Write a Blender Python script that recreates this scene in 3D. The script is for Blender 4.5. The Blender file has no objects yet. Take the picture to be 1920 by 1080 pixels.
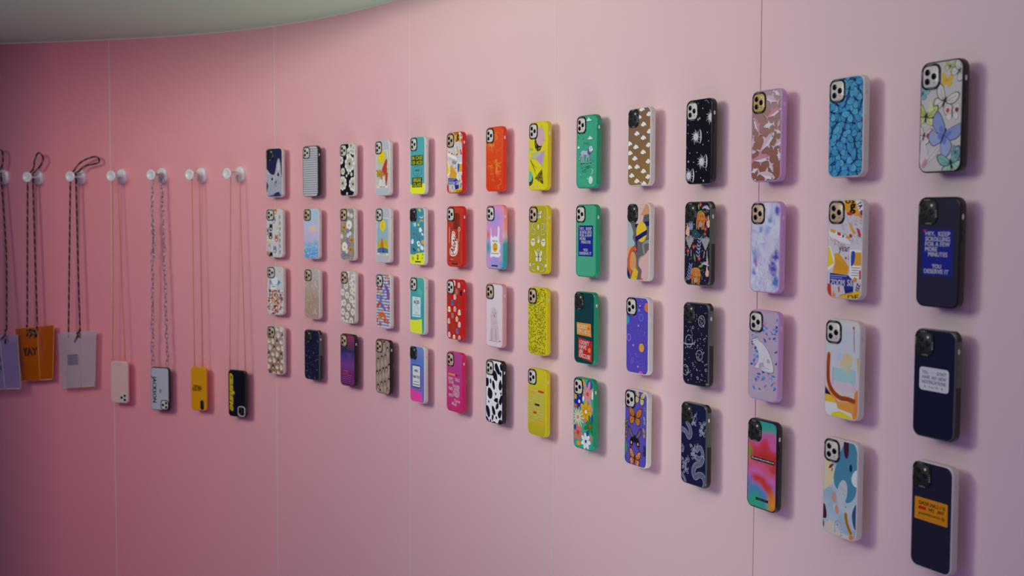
import bpy, bmesh, math, random
import numpy as np
from mathutils import Matrix, Vector
from mathutils.geometry import tessellate_polygon

C = bpy.context.scene.collection
SC = bpy.context.scene
PI = math.pi

# ---------------------------------------------------------------- camera, world, lights, exposure
cd = bpy.data.cameras.new('camera'); cam = bpy.data.objects.new('camera', cd); C.objects.link(cam)
cd.sensor_width = 36.0; cd.lens = 2071.345/1920*36
cd.shift_y = -(540-525.368)/1920
cam.matrix_world = Matrix.Rotation(PI/2-0.054316, 4, 'X') @ Matrix.Rotation(0.003991, 4, 'Z')
cd.clip_start = .02; cd.clip_end = 60
cd.dof.use_dof = True; cd.dof.focus_distance = 2.35; cd.dof.aperture_fstop = 5.2
SC.camera = cam
SC.view_settings.view_transform = 'Standard'; SC.view_settings.look = 'None'
SC.view_settings.gamma = 1; SC.view_settings.use_curve_mapping = False
SC.view_settings.exposure = -0.10

w = bpy.data.worlds.new('room_ambience'); SC.world = w; w.use_nodes = True
w.node_tree.nodes['Background'].inputs[0].default_value = (.30, .20, 1.0, 1)
w.node_tree.nodes['Background'].inputs[1].default_value = .09

def area(name, loc, aim, size, power, col, spread=PI):
    l = bpy.data.lights.new(name, 'AREA'); l.shape = 'DISK'; l.size = size; l.energy = power; l.color = col; l.spread = spread
    o = bpy.data.objects.new(name, l); C.objects.link(o); o.location = loc
    o.rotation_euler = (Vector(aim)-Vector(loc)).to_track_quat('-Z', 'Y').to_euler()
    return o
area('left_light', (-2.3, 1.35, .78), (-.55, 2.8, .1), 1.0, 13.4, (.90, 1.0, .82), math.radians(108))  # unseen lamps on the left, placed by the shadow direction; their kind is unknown
area('left_light', (-1.9, .9, .8), (.2, 2.4, 0), 1.0, 2.6, (.90, 1.0, .82), math.radians(110))
area('ceiling_light', (-1.0, .8, 1.3), (-.2, 3.0, -.1), 1.3, 4.6, (1.0, .90, .90), math.radians(120))
area('ceiling_light', (.2, .4, 1.2), (-.2, 3.0, -.1), 1.3, 1.9, (1.0, .88, .92), math.radians(120))
area('front_light', (-.3, -.8, .7), (-.3, 3.0, -.1), 1.5, 1.6, (1.0, .88, .95), math.radians(100))
area('added_uplight', (.05, 1.6, -1.35), (-.35, 3.2, .62), 1.3, 2.6, (.80, 1.0, .84), math.radians(56))  # added lamp that brightens the ceiling, standing in for bounce off the floor
area('low_violet_light', (-.9, 1.0, -1.2), (-.5, 3.2, -.7), 2.0, 6.5, (.54, .28, .98), math.radians(150))

# ---------------------------------------------------------------- the curve of the wall
KN = [0, .6, 1.2, 1.8, 2.4, 3.0, 4.0]; KV = [.09851, .10338, .10671, .16195, .62699, .47684, -.35]
_s = np.linspace(0, 4.9, 600); _k = np.interp(_s, KN, KV); _k[_s > 4.0] = 0
_ds = _s[1]-_s[0]
_a = 2.01774+np.concatenate([[0], np.cumsum((_k[1:]+_k[:-1])/2*_ds)])
_x = .6443+np.concatenate([[0], np.cumsum((np.cos(_a[1:])+np.cos(_a[:-1]))/2*_ds)])
_y = 1.60942+np.concatenate([[0], np.cumsum((np.sin(_a[1:])+np.sin(_a[:-1]))/2*_ds)])
_s0 = np.linspace(-1.6, 0, 161); _a0 = 2.01774+.09851*_s0
_x0 = np.concatenate([[0], np.cumsum(np.cos((_a0[1:]+_a0[:-1])/2)*.01)]); _y0 = np.concatenate([[0], np.cumsum(np.sin((_a0[1:]+_a0[:-1])/2)*.01)])
_x0 += .6443-_x0[-1]; _y0 += 1.60942-_y0[-1]
_s = np.concatenate([_s0[:-1], _s]); _a = np.concatenate([_a0[:-1], _a]); _x = np.concatenate([_x0[:-1], _x]); _y = np.concatenate([_y0[:-1], _y])
ZT = .62995; ZF = -1.5
def at(t):
    x, y, a = (float(np.interp(t, _s, v)) for v in (_x, _y, _a))
    return x, y, a
def WP(t, z, so=0.0):                     # a point in front of the wall: arc length to the left, height, distance off the wall
    x, y, a = at(t); nx, ny = -math.sin(a), math.cos(a)
    if nx*x+ny*y > 0: nx, ny = -nx, -ny
    return Vector((x+nx*so, y+ny*so, z))
def frame(t, z, so=0.0):                  # X to the viewer's right, Y up, Z out of the wall
    a = at(t)[2]; X = Vector((-math.cos(a), -math.sin(a), 0)); Z = X.cross(Vector((0, 0, 1)))
    m = Matrix.Identity(4)
    for i in range(3): m[i][0] = X[i]; m[i][1] = (0, 0, 1)[i]; m[i][2] = Z[i]
    m.translation = WP(t, z, so); return m

# ---------------------------------------------------------------- helpers
def lin(c):
    if isinstance(c, str): c = tuple(int(c[i:i+2], 16) for i in (0, 2, 4))
    return tuple(((v/255)/12.92 if v/255 <= .04045 else ((v/255+.055)/1.055)**2.4) for v in c)
def mat(name, col=(200, 200, 200), rough=.5, metal=0, coat=0, trans=0, attr=False, ior=1.45, alpha=1, transl=0, spec=.5, noise=0, bump=0, scale=60):
    m = bpy.data.materials.new(name); m.use_nodes = True; nt = m.node_tree; p = nt.nodes['Principled BSDF']; L = nt.links
    p.inputs['Base Color'].default_value = (*lin(col), 1); p.inputs['Roughness'].default_value = rough
    p.inputs['Metallic'].default_value = metal; p.inputs['Coat Weight'].default_value = coat; p.inputs['Coat Roughness'].default_value = .15
    p.inputs['Transmission Weight'].default_value = trans; p.inputs['IOR'].default_value = ior; p.inputs['Alpha'].default_value = alpha
    p.inputs['Specular IOR Level'].default_value = spec
    src = None
    if attr:
        src = nt.nodes.new('ShaderNodeVertexColor'); src.layer_name = 'col'; L.new(src.outputs[0], p.inputs['Base Color']); src = src.outputs[0]
    if noise or bump:
        tc = nt.nodes.new('ShaderNodeTexCoord'); nz = nt.nodes.new('ShaderNodeTexNoise'); nz.inputs['Scale'].default_value = scale; nz.inputs['Detail'].default_value = 4
        L.new(tc.outputs['Object'], nz.inputs['Vector'])
        if noise:
            hs = nt.nodes.new('ShaderNodeMapRange'); hs.inputs['To Min'].default_value = 1-noise; hs.inputs['To Max'].default_value = 1+noise
            L.new(nz.outputs[0], hs.inputs['Value']); mx = nt.nodes.new('ShaderNodeMixRGB'); mx.blend_type = 'MULTIPLY'; mx.inputs[0].default_value = 1
            if src: L.new(src, mx.inputs[1])
            else: mx.inputs[1].default_value = (*lin(col), 1)
            L.new(hs.outputs[0], mx.inputs[2]); L.new(mx.outputs[0], p.inputs['Base Color'])
        if bump:
            b = nt.nodes.new('ShaderNodeBump'); b.inputs['Strength'].default_value = bump; b.inputs['Distance'].default_value = .001
            L.new(nz.outputs[0], b.inputs['Height']); L.new(b.outputs[0], p.inputs['Normal'])
    if transl:
        t = nt.nodes.new('ShaderNodeBsdfTranslucent'); t.inputs[0].default_value = (*lin(col), 1)
        if attr: L.new(src, t.inputs[0])
        ms = nt.nodes.new('ShaderNodeMixShader'); ms.inputs[0].default_value = transl
        L.new(p.outputs[0], ms.inputs[1]); L.new(t.outputs[0], ms.inputs[2]); L.new(ms.outputs[0], nt.nodes['Material Output'].inputs[0])
    return m
WM = {}                                   # world matrix of everything placed so far
def obj(name, me, m=None, parent=None, mw=None):
    o = bpy.data.objects.new(name, me); C.objects.link(o)
    if m and not me.materials: me.materials.append(m)
    mw = mw if mw is not None else Matrix.Identity(4); WM[o.name] = mw.copy()
    if parent is not None: o.parent = parent; o.matrix_basis = WM[parent.name].inverted() @ mw
    else: o.matrix_basis = mw
    return o
def empty(name, mw): 
    o = bpy.data.objects.new(name, None); C.objects.link(o); o.matrix_basis = mw; WM[o.name] = mw.copy(); o.empty_display_size = .02; return o
def tag(o, label, cat, group=None):
    o['label'] = label; o['category'] = cat
    if group: o['group'] = group
def mesh(name, v, f, smooth=False, cols=None, sharp=None):
    me = bpy.data.meshes.new(name); me.from_pydata([tuple(p) for p in v], [], f); me.update()
    if smooth:
        me.shade_smooth()
        if sharp: me.set_sharp_from_angle(angle=sharp)
    if cols is not None:                  # one linear colour per face or per corner
        ca = me.color_attributes.new('col', 'FLOAT_COLOR', 'CORNER')
        arr = np.ones((len(me.loops), 4), dtype=np.float32); i = 0
        for k, p in enumerate(me.polygons):
            for j in range(p.loop_total):
                c = cols[k]; arr[i, :3] = c[j] if isinstance(c, list) else c; i += 1
        ca.data.foreach_set('color', arr.ravel())
    return me
def rr(w, h, r, n=6, inset=0.0):          # rounded rectangle outline, counter-clockwise
    w -= 2*inset; h -= 2*inset; r = max(r-inset, .0002); P = []
    for cx, cy, a0 in ((w/2-r, h/2-r, 0), (-w/2+r, h/2-r, 90), (-w/2+r, -h/2+r, 180), (w/2-r, -h/2+r, 270)):
        for k in range(n+1):
            a = math.radians(a0+90*k/n); P.append((cx+r*math.cos(a), cy+r*math.sin(a)))
    return P
def loft(name, loops, cap=True, smooth=True, flip=False):   # loops of equal length, [(x,y,z)...]
    v = [p for l in loops for p in l]; n = len(loops[0]); f = []
    for i in range(len(loops)-1):
        for j in range(n): k = (j+1) % n; f.append((i*n+j, i*n+k, (i+1)*n+k, (i+1)*n+j))
    if cap: f.append(tuple(range(n-1, -1, -1))); f.append(tuple(range((len(loops)-1)*n, len(loops)*n)))
    return mesh(name, v, f, smooth, sharp=math.radians(40))
def rr_solid(name, w, h, r, prof, n=6, ox=0, oy=0):          # prof = [(inset, z)...] back to front
    return loft(name, [[(x+ox, y+oy, z) for x, y in rr(w, h, r, n, i)] for i, z in prof])
def tube(name, pts, r, n=8, closed=False, cols=None):
    pts = [Vector(p) for p in pts]; N = len(pts); loops = []; up = Vector((0, 0, 1)); prev = None
    for i, p in enumerate(pts):
        d = (pts[(i+1) % N]-pts[i-1]) if closed else (pts[min(i+1, N-1)]-pts[max(i-1, 0)])
        d.normalize()
        if prev is None: u = d.orthogonal().normalized()
        else: u = (prev-d*prev.dot(d)).normalized()
        prev = u; b = d.cross(u); rad = r[i] if isinstance(r, (list, tuple)) else r
        loops.append([p+u*math.cos(2*PI*k/n)*rad+b*math.sin(2*PI*k/n)*rad for k in range(n)])
    v = [q for l in loops for q in l]; f = []
    for i in range(N if closed else N-1):
        for j in range(n): k = (j+1) % n; i2 = (i+1) % N; f.append((i*n+j, i*n+k, i2*n+k, i2*n+j))
    fc = None
    if cols: fc = [cols(i, j, n) for i in range(N if closed else N-1) for j in range(n)]
    if not closed:
        f.append(tuple(range(n-1, -1, -1))); f.append(tuple(range((N-1)*n, N*n)))
        if fc: fc += [fc[0], fc[-1]]
    return mesh(name, v, f, True, fc)
def lathe(name, prof, n=28):              # prof = [(radius, z)...]
    return loft(name, [[(r*math.cos(2*PI*k/n), r*math.sin(2*PI*k/n), z) for k in range(n)] for r, z in prof])
def cat(pts, n=6, closed=False):          # Catmull-Rom through points
    pts = [tuple(p) for p in pts]; N = len(pts); out = []
    for i in range(N if closed else N-1):
        g = (lambda k: pts[k % N]) if closed else (lambda k: pts[max(0, min(N-1, k))])
        p0, p1, p2, p3 = g(i-1), g(i), g(i+1), g(i+2)
        for k in range(n):
            t = k/n; out.append(tuple(.5*((2*b)+(-a+c)*t+(2*a-5*b+4*c-d)*t*t+(-a+3*b-3*c+d)*t**3) for a, b, c, d in zip(p0, p1, p2, p3)))
    if not closed: out.append(pts[-1])
    return out

# ---------------------------------------------------------------- the room
M_panel = mat('pink_gradient_panel', rough=.42, spec=.35, noise=.012, bump=.02, scale=3, attr=True)
M_sub = mat('white_seam_backing', (235, 232, 228), .6)
M_edge = mat('pale_panel_edge', (238, 220, 205), .5)
M_ceil = mat('grey_ceiling_paint', (208, 240, 212), .8, noise=.02, scale=4)
M_floor = mat('grey_floor', (120, 112, 125), .5, noise=.05, scale=3)
def sheet(name, t0, t1, z0, z1, so0, so1, n, ez=0.0):       # a curved board following the wall
    v = []; f = []
    ts = [t0+(t1-t0)*i/n for i in range(n+1)]
    for t in ts: v += [WP(t, z0, so0), WP(t, z1, so0), WP(t, z1, so1), WP(t, z0, so1)]
    for i in range(n):
        for j in range(4): k = (j+1) % 4; f.append((i*4+j, i*4+k, i*4+4+k, i*4+4+j))
    f.append((3, 2, 1, 0)); f.append((n*4, n*4+1, n*4+2, n*4+3))
    me = mesh(name, v, f, True, sharp=math.radians(30)); bm = bmesh.new(); bm.from_mesh(me); bmesh.ops.recalc_face_normals(bm, faces=bm.faces); bm.to_mesh(me); bm.free(); return me
wall = obj('wall_back', sheet('wall_back', -1.5, 4.75, ZF, ZT-.004, -.03, -.0055, 120), M_sub); wall['kind'] = 'structure'
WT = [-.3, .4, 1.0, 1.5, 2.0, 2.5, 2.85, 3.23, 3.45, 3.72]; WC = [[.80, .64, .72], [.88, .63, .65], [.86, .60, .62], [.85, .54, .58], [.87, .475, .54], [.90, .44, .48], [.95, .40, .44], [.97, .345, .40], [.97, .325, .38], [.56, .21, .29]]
seams = [-1.5, -.26, .4401, 1.1265, 1.8173, 2.5196, 3.2325, 3.95, 4.75]
for i in range(len(seams)-1):
    g0 = .0011 if 0 < i else 0; g1 = .0011
    if seams[i] > 1.0: g0 = .0016
    if seams[i+1] > 1.0: g1 = .0016
    me = sheet('wall_panel', seams[i]+g0, seams[i+1]-g1, ZF, ZT, -.0055, 0, 40)
    ca = me.color_attributes.new('col', 'FLOAT_COLOR', 'POINT')          # boards tinted deep rose to pale lilac; light falloff painted into the left end
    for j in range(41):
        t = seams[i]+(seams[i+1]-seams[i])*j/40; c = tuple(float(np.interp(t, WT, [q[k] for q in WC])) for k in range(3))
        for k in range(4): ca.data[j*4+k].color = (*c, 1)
    p = obj('wall_panel', me, M_panel, wall)
M_joint = mat('pale_joint_strip', (228, 220, 214), .5)
for t in seams[3:-1]: obj('joint_strip', sheet('joint_strip', t-.0013, t+.0013, ZF, ZT, -.0054, .0004, 1), M_joint, wall)
tr = obj('trim_1', sheet('trim_1', -1.5, 4.75, ZT, ZT+.004, -.03, .0015, 120), M_edge); tr['kind'] = 'structure'
def ceiling():
    v = []; f = []; ts = np.linspace(-1.5, 4.75, 60)
    for t in ts:
        wd = float(np.interp(t, [-1.5, 1.2, 1.9, 2.75, 3.7, 4.75], [.12, .16, .28, .85, 1.25, 1.3]))
        v += [WP(t, ZT+.004, -.03), WP(t, ZT+.004, wd), WP(t, ZT+.13, wd), WP(t, ZT+.13, -.03)]
    n = len(ts)-1
    for i in range(n):
        for j in range(4): k = (j+1) % 4; f.append((i*4+j, i*4+k, i*4+4+k, i*4+4+j))
    f.append((3, 2, 1, 0)); f.append((n*4, n*4+1, n*4+2, n*4+3))
    me = mesh('ceiling', v, f, False)
    bm = bmesh.new(); bm.from_mesh(me); bmesh.ops.recalc_face_normals(bm, faces=bm.faces); bm.to_mesh(me); bm.free(); return me
c = obj('ceiling', ceiling(), M_ceil); c['kind'] = 'structure'
fl = obj('floor', mesh('floor', [(-5, -3, ZF), (4, -3, ZF), (4, 6, ZF), (-5, 6, ZF), (-5, -3, ZF-.1), (4, -3, ZF-.1), (4, 6, ZF-.1), (-5, 6, ZF-.1)],
      [(0, 1, 2, 3), (7, 6, 5, 4), (0, 4, 5, 1), (1, 5, 6, 2), (2, 6, 7, 3), (3, 7, 4, 0)]), M_floor); fl['kind'] = 'structure'

# ---------------------------------------------------------------- flat prints (millimetres, origin at the top left of the back, y down)
PW, PH = 74.0, 155.4
_txt = {}
def text_tris(s, bold=0.0, shear=0.0):
    key = (s, bold, shear)
    if key not in _txt:
        cu = bpy.data.curves.new('lettering', 'FONT'); cu.body = s; cu.resolution_u = 2; cu.offset = bold; cu.shear = shear
        ob = bpy.data.objects.new('lettering', cu); C.objects.link(ob); bpy.context.view_layer.update()
        me = bpy.data.meshes.new_from_object(ob.evaluated_get(bpy.context.evaluated_depsgraph_get())); me.calc_loop_triangles()
        V = [tuple(v.co) for v in me.vertices]; T = [[V[i][:2] for i in t.vertices] for t in me.loop_triangles]
        xs = [p[0] for p in V] or [0, 1]; ys = [p[1] for p in V] or [0, 1]
        _txt[key] = (T, min(xs), max(xs), min(ys), max(ys))
        bpy.data.objects.remove(ob); bpy.data.curves.remove(cu); bpy.data.meshes.remove(me)
    return _txt[key]
class Art:
    def __init__(s, base='cfcfcf', w=PW, h=PH, r=11.2, gain=1.0):
        s.w, s.h, s.r, s.g = w, h, r, gain; s.base = s.c(base); s.t = []; s.z = 0; s.step = 4e-6; s.hold = False
        s.clip = [(x+w/2, h/2-y) for x, y in rr(w-.1, h-.1, r, 5)]; s.grad = None
        area = sum(s.clip[i-1][0]*s.clip[i][1]-s.clip[i][0]*s.clip[i-1][1] for i in range(len(s.clip)))
        s.sg = 1 if area > 0 else -1
    def c(s, col): return tuple(min(.93, v*s.g*1.17) for v in lin(col))
    def _add(s, tri, col, z):
        P = list(tri)
        if not all(s.r < x < s.w-s.r and s.r < y < s.h-s.r for x, y in P):
            n = len(s.clip)
            for i in range(n):
                ax, ay = s.clip[i]; bx, by = s.clip[(i+1) % n]; out = []
                if not P: return
                for k in range(len(P)):
                    p, q = P[k-1], P[k]
                    dp = s.sg*((bx-ax)*(p[1]-ay)-(by-ay)*(p[0]-ax)); dq = s.sg*((bx-ax)*(q[1]-ay)-(by-ay)*(q[0]-ax))
                    if (dp >= 0) != (dq >= 0):
                        u = dp/(dp-dq); out.append((p[0]+(q[0]-p[0])*u, p[1]+(q[1]-p[1])*u))
                    if dq >= 0: out.append(q)
                P = out
        if len(P) >= 3: s.t.append((P, col, z))
    def bump(s):
        if not s.hold: s.z += s.step
    def P(s, pts, col):
        s.bump(); col = s.c(col); V = [Vector((p[0], p[1], 0)) for p in pts]
        for t in tessellate_polygon([V]): s._add([tuple(V[i][:2]) for i in t], col, s.z)
    def E(s, cx, cy, rx, ry, col, rot=0, n=18, a0=0, a1=360):
        ca, sa = math.cos(math.radians(rot)), math.sin(math.radians(rot)); L = []
        m = n if a1-a0 >= 360 else n+1
        for k in range(m):
            a = math.radians(a0+(a1-a0)*k/n); x, y = rx*math.cos(a), ry*math.sin(a); L.append((cx+x*ca-y*sa, cy+x*sa+y*ca))
        s.P(L, col)
    def R(s, x, y, w, h, col, rot=0, r=0):
        ca, sa = math.cos(math.radians(rot)), math.sin(math.radians(rot)); cx, cy = x+w/2, y+h/2
        L = rr(w, h, r, 3) if r else [(w/2, h/2), (-w/2, h/2), (-w/2, -h/2), (w/2, -h/2)]
        s.P([(cx+a*ca-b*sa, cy+a*sa+b*ca) for a, b in L], col)
    def S(s, pts, wd, col, closed=False, joint=True):
        s.bump(); c = s.c(col); n = len(pts); wv = wd if isinstance(wd, (list, tuple)) else [wd]*n
        if n < 2: return
        nm = []
        for i in range(n):
            p, r = pts[i-1 if (i or closed) else 0], pts[(i+1) % n if (i < n-1 or closed) else i]; o = pts[i]
            d1 = (o[0]-p[0], o[1]-p[1]); d2 = (r[0]-o[0], r[1]-o[1]); l1 = math.hypot(*d1) or 1; l2 = math.hypot(*d2) or 1
            tx, ty = d1[0]/l1+d2[0]/l2, d1[1]/l1+d2[1]/l2; l = math.hypot(tx, ty)
            if l < .3: tx, ty = (d2 if l2 > 1e-6 and d2 != (0, 0) else d1); l = math.hypot(tx, ty) or 1
            nm.append((-ty/l/2, tx/l/2))
        for i in range(n if closed else n-1):
            j = (i+1) % n; (x0, y0), (x1, y1) = pts[i][:2], pts[j][:2]
            if math.hypot(x1-x0, y1-y0) < 1e-6: continue
            (a, b), (e, f) = nm[i], nm[j]; w0, w1 = wv[i], wv[j]
            q = [(x0+a*w0, y0+b*w0), (x1+e*w1, y1+f*w1), (x1-e*w1, y1-f*w1), (x0-a*w0, y0-b*w0)]
            s._add([q[0], q[1], q[2]], c, s.z); s._add([q[0], q[2], q[3]], c, s.z)
        if joint:
            for i, p in enumerate(pts):
                r = wv[i]/2; o = [(p[0]+r*math.cos(PI*k/3), p[1]+r*math.sin(PI*k/3)) for k in range(6)]; s._add(o, c, s.z)
    def ring(s, cx, cy, rx, ry, wd, col, rot=0, a0=0, a1=360, n=20):
        ca, sa = math.cos(math.radians(rot)), math.sin(math.radians(rot)); L = []
        for k in range(n+1):
            a = math.radians(a0+(a1-a0)*k/n); x, y = rx*math.cos(a), ry*math.sin(a); L.append((cx+x*ca-y*sa, cy+x*sa+y*ca))
        s.S(L, wd, col, joint=False)
    def T(s, txt, x, y, w, h, col, rot=0, mirror=False, bold=.0, shear=0):
        s.bump(); T, x0, x1, y0, y1 = text_tris(txt, 0, shear); c = s.c(col); dx = bold*1.3*h; w -= 2*dx; x += dx
        cx, cy = x+w/2, y+h/2; ca, sa = math.cos(math.radians(rot)), math.sin(math.radians(rot))
        for t, du, dv in [(t, du, dv) for t in T for du, dv in (((-dx, -dx*.5), (dx, dx*.5), (-dx, dx*.5), (dx, -dx*.5)) if bold else ((0, 0),))]:
            q = []
            for a, b in t:
                u = ((a-x0)/(x1-x0)-.5)*w*(-1 if mirror else 1)+du; v = -((b-y0)/(y1-y0)-.5)*h+dv
                q.append((cx+u*ca-v*sa, cy+u*sa+v*ca))
            s._add(q, c, s.z)
    def G(s, fn): s.grad = fn               # soft colour field for the whole back
    # motifs
    def star(s, cx, cy, r, col, n=5, ri=.42, rot=0):
        s.P([(cx+(r if k % 2 == 0 else r*ri)*math.sin(PI*k/n+rot), cy-(r if k % 2 == 0 else r*ri)*math.cos(PI*k/n+rot)) for k in range(2*n)], col)
    def flower(s, cx, cy, r, n, pc, cc, pw=.34, cr=.26, rot=0, rx=1.0):
        h = s.hold; s.bump(); s.hold = True
        for k in range(n):
            a = rot+2*PI*k/n; d = r*.56
            s.E(cx+math.cos(a)*d*rx, cy+math.sin(a)*d, r*.46, r*pw, pc, math.degrees(a), 10)
        s.hold = h; s.E(cx, cy, r*cr*rx, r*cr, cc, n=12)
    def blob(s, cx, cy, rx, ry, col, seed=0, k=7, v=.25, rot=0):
        R = random.Random(seed); ca, sa = math.cos(math.radians(rot)), math.sin(math.radians(rot)); L = []
        for i in range(k):
            a = 2*PI*i/k; m = 1-v+2*v*R.random(); x, y = rx*m*math.cos(a), ry*m*math.sin(a); L.append((cx+x*ca-y*sa, cy+x*sa+y*ca))
        s.P(cat(L, 4, True), col)
    def leaf(s, x, y, l, wd, rot, col, vein=None):
        ca, sa = math.cos(math.radians(rot)), math.sin(math.radians(rot)); L = []
        for k in range(9): u = k/8; L.append((u*l, wd/2*math.sin(PI*u)**.8))
        for k in range(1, 8): u = 1-k/8; L.append((u*l, -wd/2*math.sin(PI*u)**.8))
        s.P([(x+a*ca-b*sa, y+a*sa+b*ca) for a, b in L], col)
        if vein: s.S([(x, y), (x+l*.9*ca, y+l*.9*sa)], wd*.09, vein, joint=False)
    def butterfly(s, cx, cy, sz, rot, wc, edge, body='181418', w2=None, spots=None, lower=1.0):
        ca, sa = math.cos(math.radians(rot)), math.sin(math.radians(rot))
        def tr(L): return [(cx+sz*(x*ca-y*sa), cy+sz*(x*sa+y*ca)) for x, y in L]
        for sg in (-1, 1):
            up = [(.04*sg, 0), (.2*sg, -.45), (.62*sg, -.9), (1.04*sg, -.96), (1.08*sg, -.55), (.85*sg, -.12), (.4*sg, .1)]
            lo = [(.05*sg, -.04), (.42*sg, -.02), (.86*sg, .08), (.92*sg, .5), (.62*sg, .88*lower), (.26*sg, .74*lower), (.1*sg, .36)]
            for L, c_, m in ((lo, w2 or wc, (.38*sg, .4)), (up, wc, (.55*sg, -.45))):
                s.P(tr(cat(L, 3, True)), edge)
                s.P(tr([(m[0]+(x-m[0])*.85, m[1]+(y-m[1])*.85) for x, y in cat(L, 3, True)]), c_)
            if spots:
                for x, y in ((.6, -.5), (.75, -.7), (.5, .5), (.4, -.3), (.6, .3)): s.E(*tr([(x*sg, y)])[0], sz*.09, sz*.09, spots, n=8)
            for x, y in ((.8, -.68), (.72, -.3), (.55, .5)): s.S(tr([(.08*sg, 0), (x*sg, y)]), sz*.03, edge, joint=False)
        s.E(*tr([(0, .08)])[0], sz*.07, sz*.45, body, rot, 10)
    def animal(s, cx, cy, sz, rot, col, flip=1, mane=None, tail=None):     # a four-legged beast seen from the side, walking
        ca, sa = math.cos(math.radians(rot)), math.sin(math.radians(rot))
        def tr(L): return [(cx+sz*(x*flip*ca-y*sa), cy+sz*(x*flip*sa+y*ca)) for x, y in L]
        s.P(tr(cat([(-.9, -.25), (-.5, -.42), (0, -.34), (.45, -.46), (.7, -.3), (.72, 0), (.5, .14), (0, .1), (-.5, .12), (-.85, .08)], 3, True)), col)
        for L in ([(-.78, 0), (-.88, .4), (-.72, .62), (-.8, .98), (-.6, 1.0)], [(-.55, .05), (-.5, .45), (-.38, .95), (-.2, .97)],
                  [(.4, .05), (.3, .5), (.2, .95), (.36, .98)], [(.6, 0), (.72, .45), (.9, .88), (1.05, .88)]):
            s.S(tr(L), [sz*.26, sz*.2, sz*.13, sz*.12, sz*.1][:len(L)], col)
        s.S(tr(cat([(-.88, -.15), (-1.15, .1), (-1.1, .5), (-1.3, .7)], 3)), sz*.08, tail or col)
        if mane: s.blob(*tr([(.72, -.38)])[0], sz*.4, sz*.46, mane, 3, 9, .12)
        s.blob(*tr([(.92, -.5)])[0], sz*.27, sz*.24, col, 5, 8, .08); s.E(*tr([(1.12, -.42)])[0], sz*.14, sz*.1, col)
        s.E(*tr([(.95, -.55)])[0], sz*.035, sz*.035, '181818', n=6)
    def shark(s, cx, cy, sz, rot, top, belly, flip=1):
        ca, sa = math.cos(math.radians(rot)), math.sin(math.radians(rot))
        def tr(L): return [(cx+sz*(x*flip*ca-y*sa), cy+sz*(x*flip*sa+y*ca)) for x, y in L]
        out = [(1.0, 0), (.6, -.24), (.18, -.27), (.02, -.62), (-.14, -.24), (-.7, -.07), (-1.05, -.42), (-.88, 0), (-1.0, .3), (-.66, .06), (-.1, .2), (-.02, .5), (.22, .24), (.6, .22), (.85, .16)]
        k = 1.08; s.P(tr([(x*k, y*k+.03) for x, y in out]), '6a5560'); s.P(tr(out), top)
        s.P(tr([(.95, .03), (.5, .03), (0, .05), (-.6, .03), (-.1, .19), (.2, .24), (.6, .21), (.85, .15)]), belly)
        s.P(tr([(.82, .06), (.55, .08), (.7, .17)]), '40283a'); s.E(*tr([(.68, -.08)])[0], sz*.035, sz*.035, '201820', n=6)
    def build(s, name, zt, dz=3.5e-4):       # one mesh: the plate with its print
        V = []; F = []; K = []
        def P3(x, y, z): V.append(((x-s.w/2)/1000, (s.h/2-y)/1000, z)); return len(V)-1
        o = [(x*1000, y*1000) for x, y in rr(s.w/1000, s.h/1000, s.r/1000, 5)]
        n = len(o); lo = [P3(x+s.w/2, s.h/2-y, zt-dz) for x, y in o]; hi = [P3(x+s.w/2, s.h/2-y, zt) for x, y in o]
        for i in range(n): j = (i+1) % n; F.append((lo[i], lo[j], hi[j], hi[i])); K.append(s.base)
        F.append(tuple(reversed(lo))); K.append(s.base)
        if s.grad is None: F.append(tuple(hi)); K.append(s.base)
        else:
            NX, NY = 22, 60; ys = []; 
            for j in range(NY+1): ys.append(s.h*(.5-.5*math.cos(PI*(j/NY)))*.25+s.h*j/NY*.75)
            idx = []; cc = []
            for y in ys:
                d = max(0, s.r-y, y-(s.h-s.r)); e = s.r-math.sqrt(max(0, s.r**2-d*d)); row = []; rc = []
                for i in range(NX+1): x = e+(s.w-2*e)*i/NX; row.append(P3(x, y, zt)); q = s.grad(x, y); rc.append(tuple(min(.93, max(0, v)*s.g*1.17) for v in q))
                idx.append(row); cc.append(rc)
            for j in range(NY):
                for i in range(NX):
                    F.append((idx[j][i], idx[j+1][i], idx[j+1][i+1], idx[j][i+1])); K.append([cc[j][i], cc[j+1][i], cc[j+1][i+1], cc[j][i+1]])
        zk = min(1.0, 8e-4/(s.z+1e-9))
        for P, c, z in s.t:
            z *= zk
            ar = sum(P[i-1][0]*P[i][1]-P[i][0]*P[i-1][1] for i in range(len(P)))
            if abs(ar) < 1e-4: continue
            if ar > 0: P = P[::-1]
            F.append(tuple(P3(x, y, zt+8e-6+z) for x, y in P)); K.append(c)
        return mesh(name, V, F, False, K)
# smooth random field
def vnoise(seed, n=64):
    g = np.random.RandomState(seed).rand(n, n)
    def f(x, y):
        x %= n; y %= n; i, j = int(x), int(y); u, v = x-i, y-j; u = u*u*(3-2*u); v = v*v*(3-2*v); a, b = (i+1) % n, (j+1) % n
        return (g[i, j]*(1-u)+g[a, j]*u)*(1-v)+(g[i, b]*(1-u)+g[a, b]*u)*v
    return f
def mixc(a, b, t): t = max(0, min(1, t)); return tuple(p*(1-t)+q*t for p, q in zip(a, b))
def ramp(stops):
    st = [(p, lin(c)) for p, c in stops]
    def f(t):
        if t <= st[0][0]: return st[0][1]
        for (a, ca), (b, cb) in zip(st, st[1:]):
            if t <= b: u = (t-a)/(b-a); return mixc(ca, cb, u*u*(3-2*u))
        return st[-1][1]
    return f
def vgrad(*st): r = ramp(st); return lambda x, y: r(y/PH)
R_ = random.Random

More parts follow.
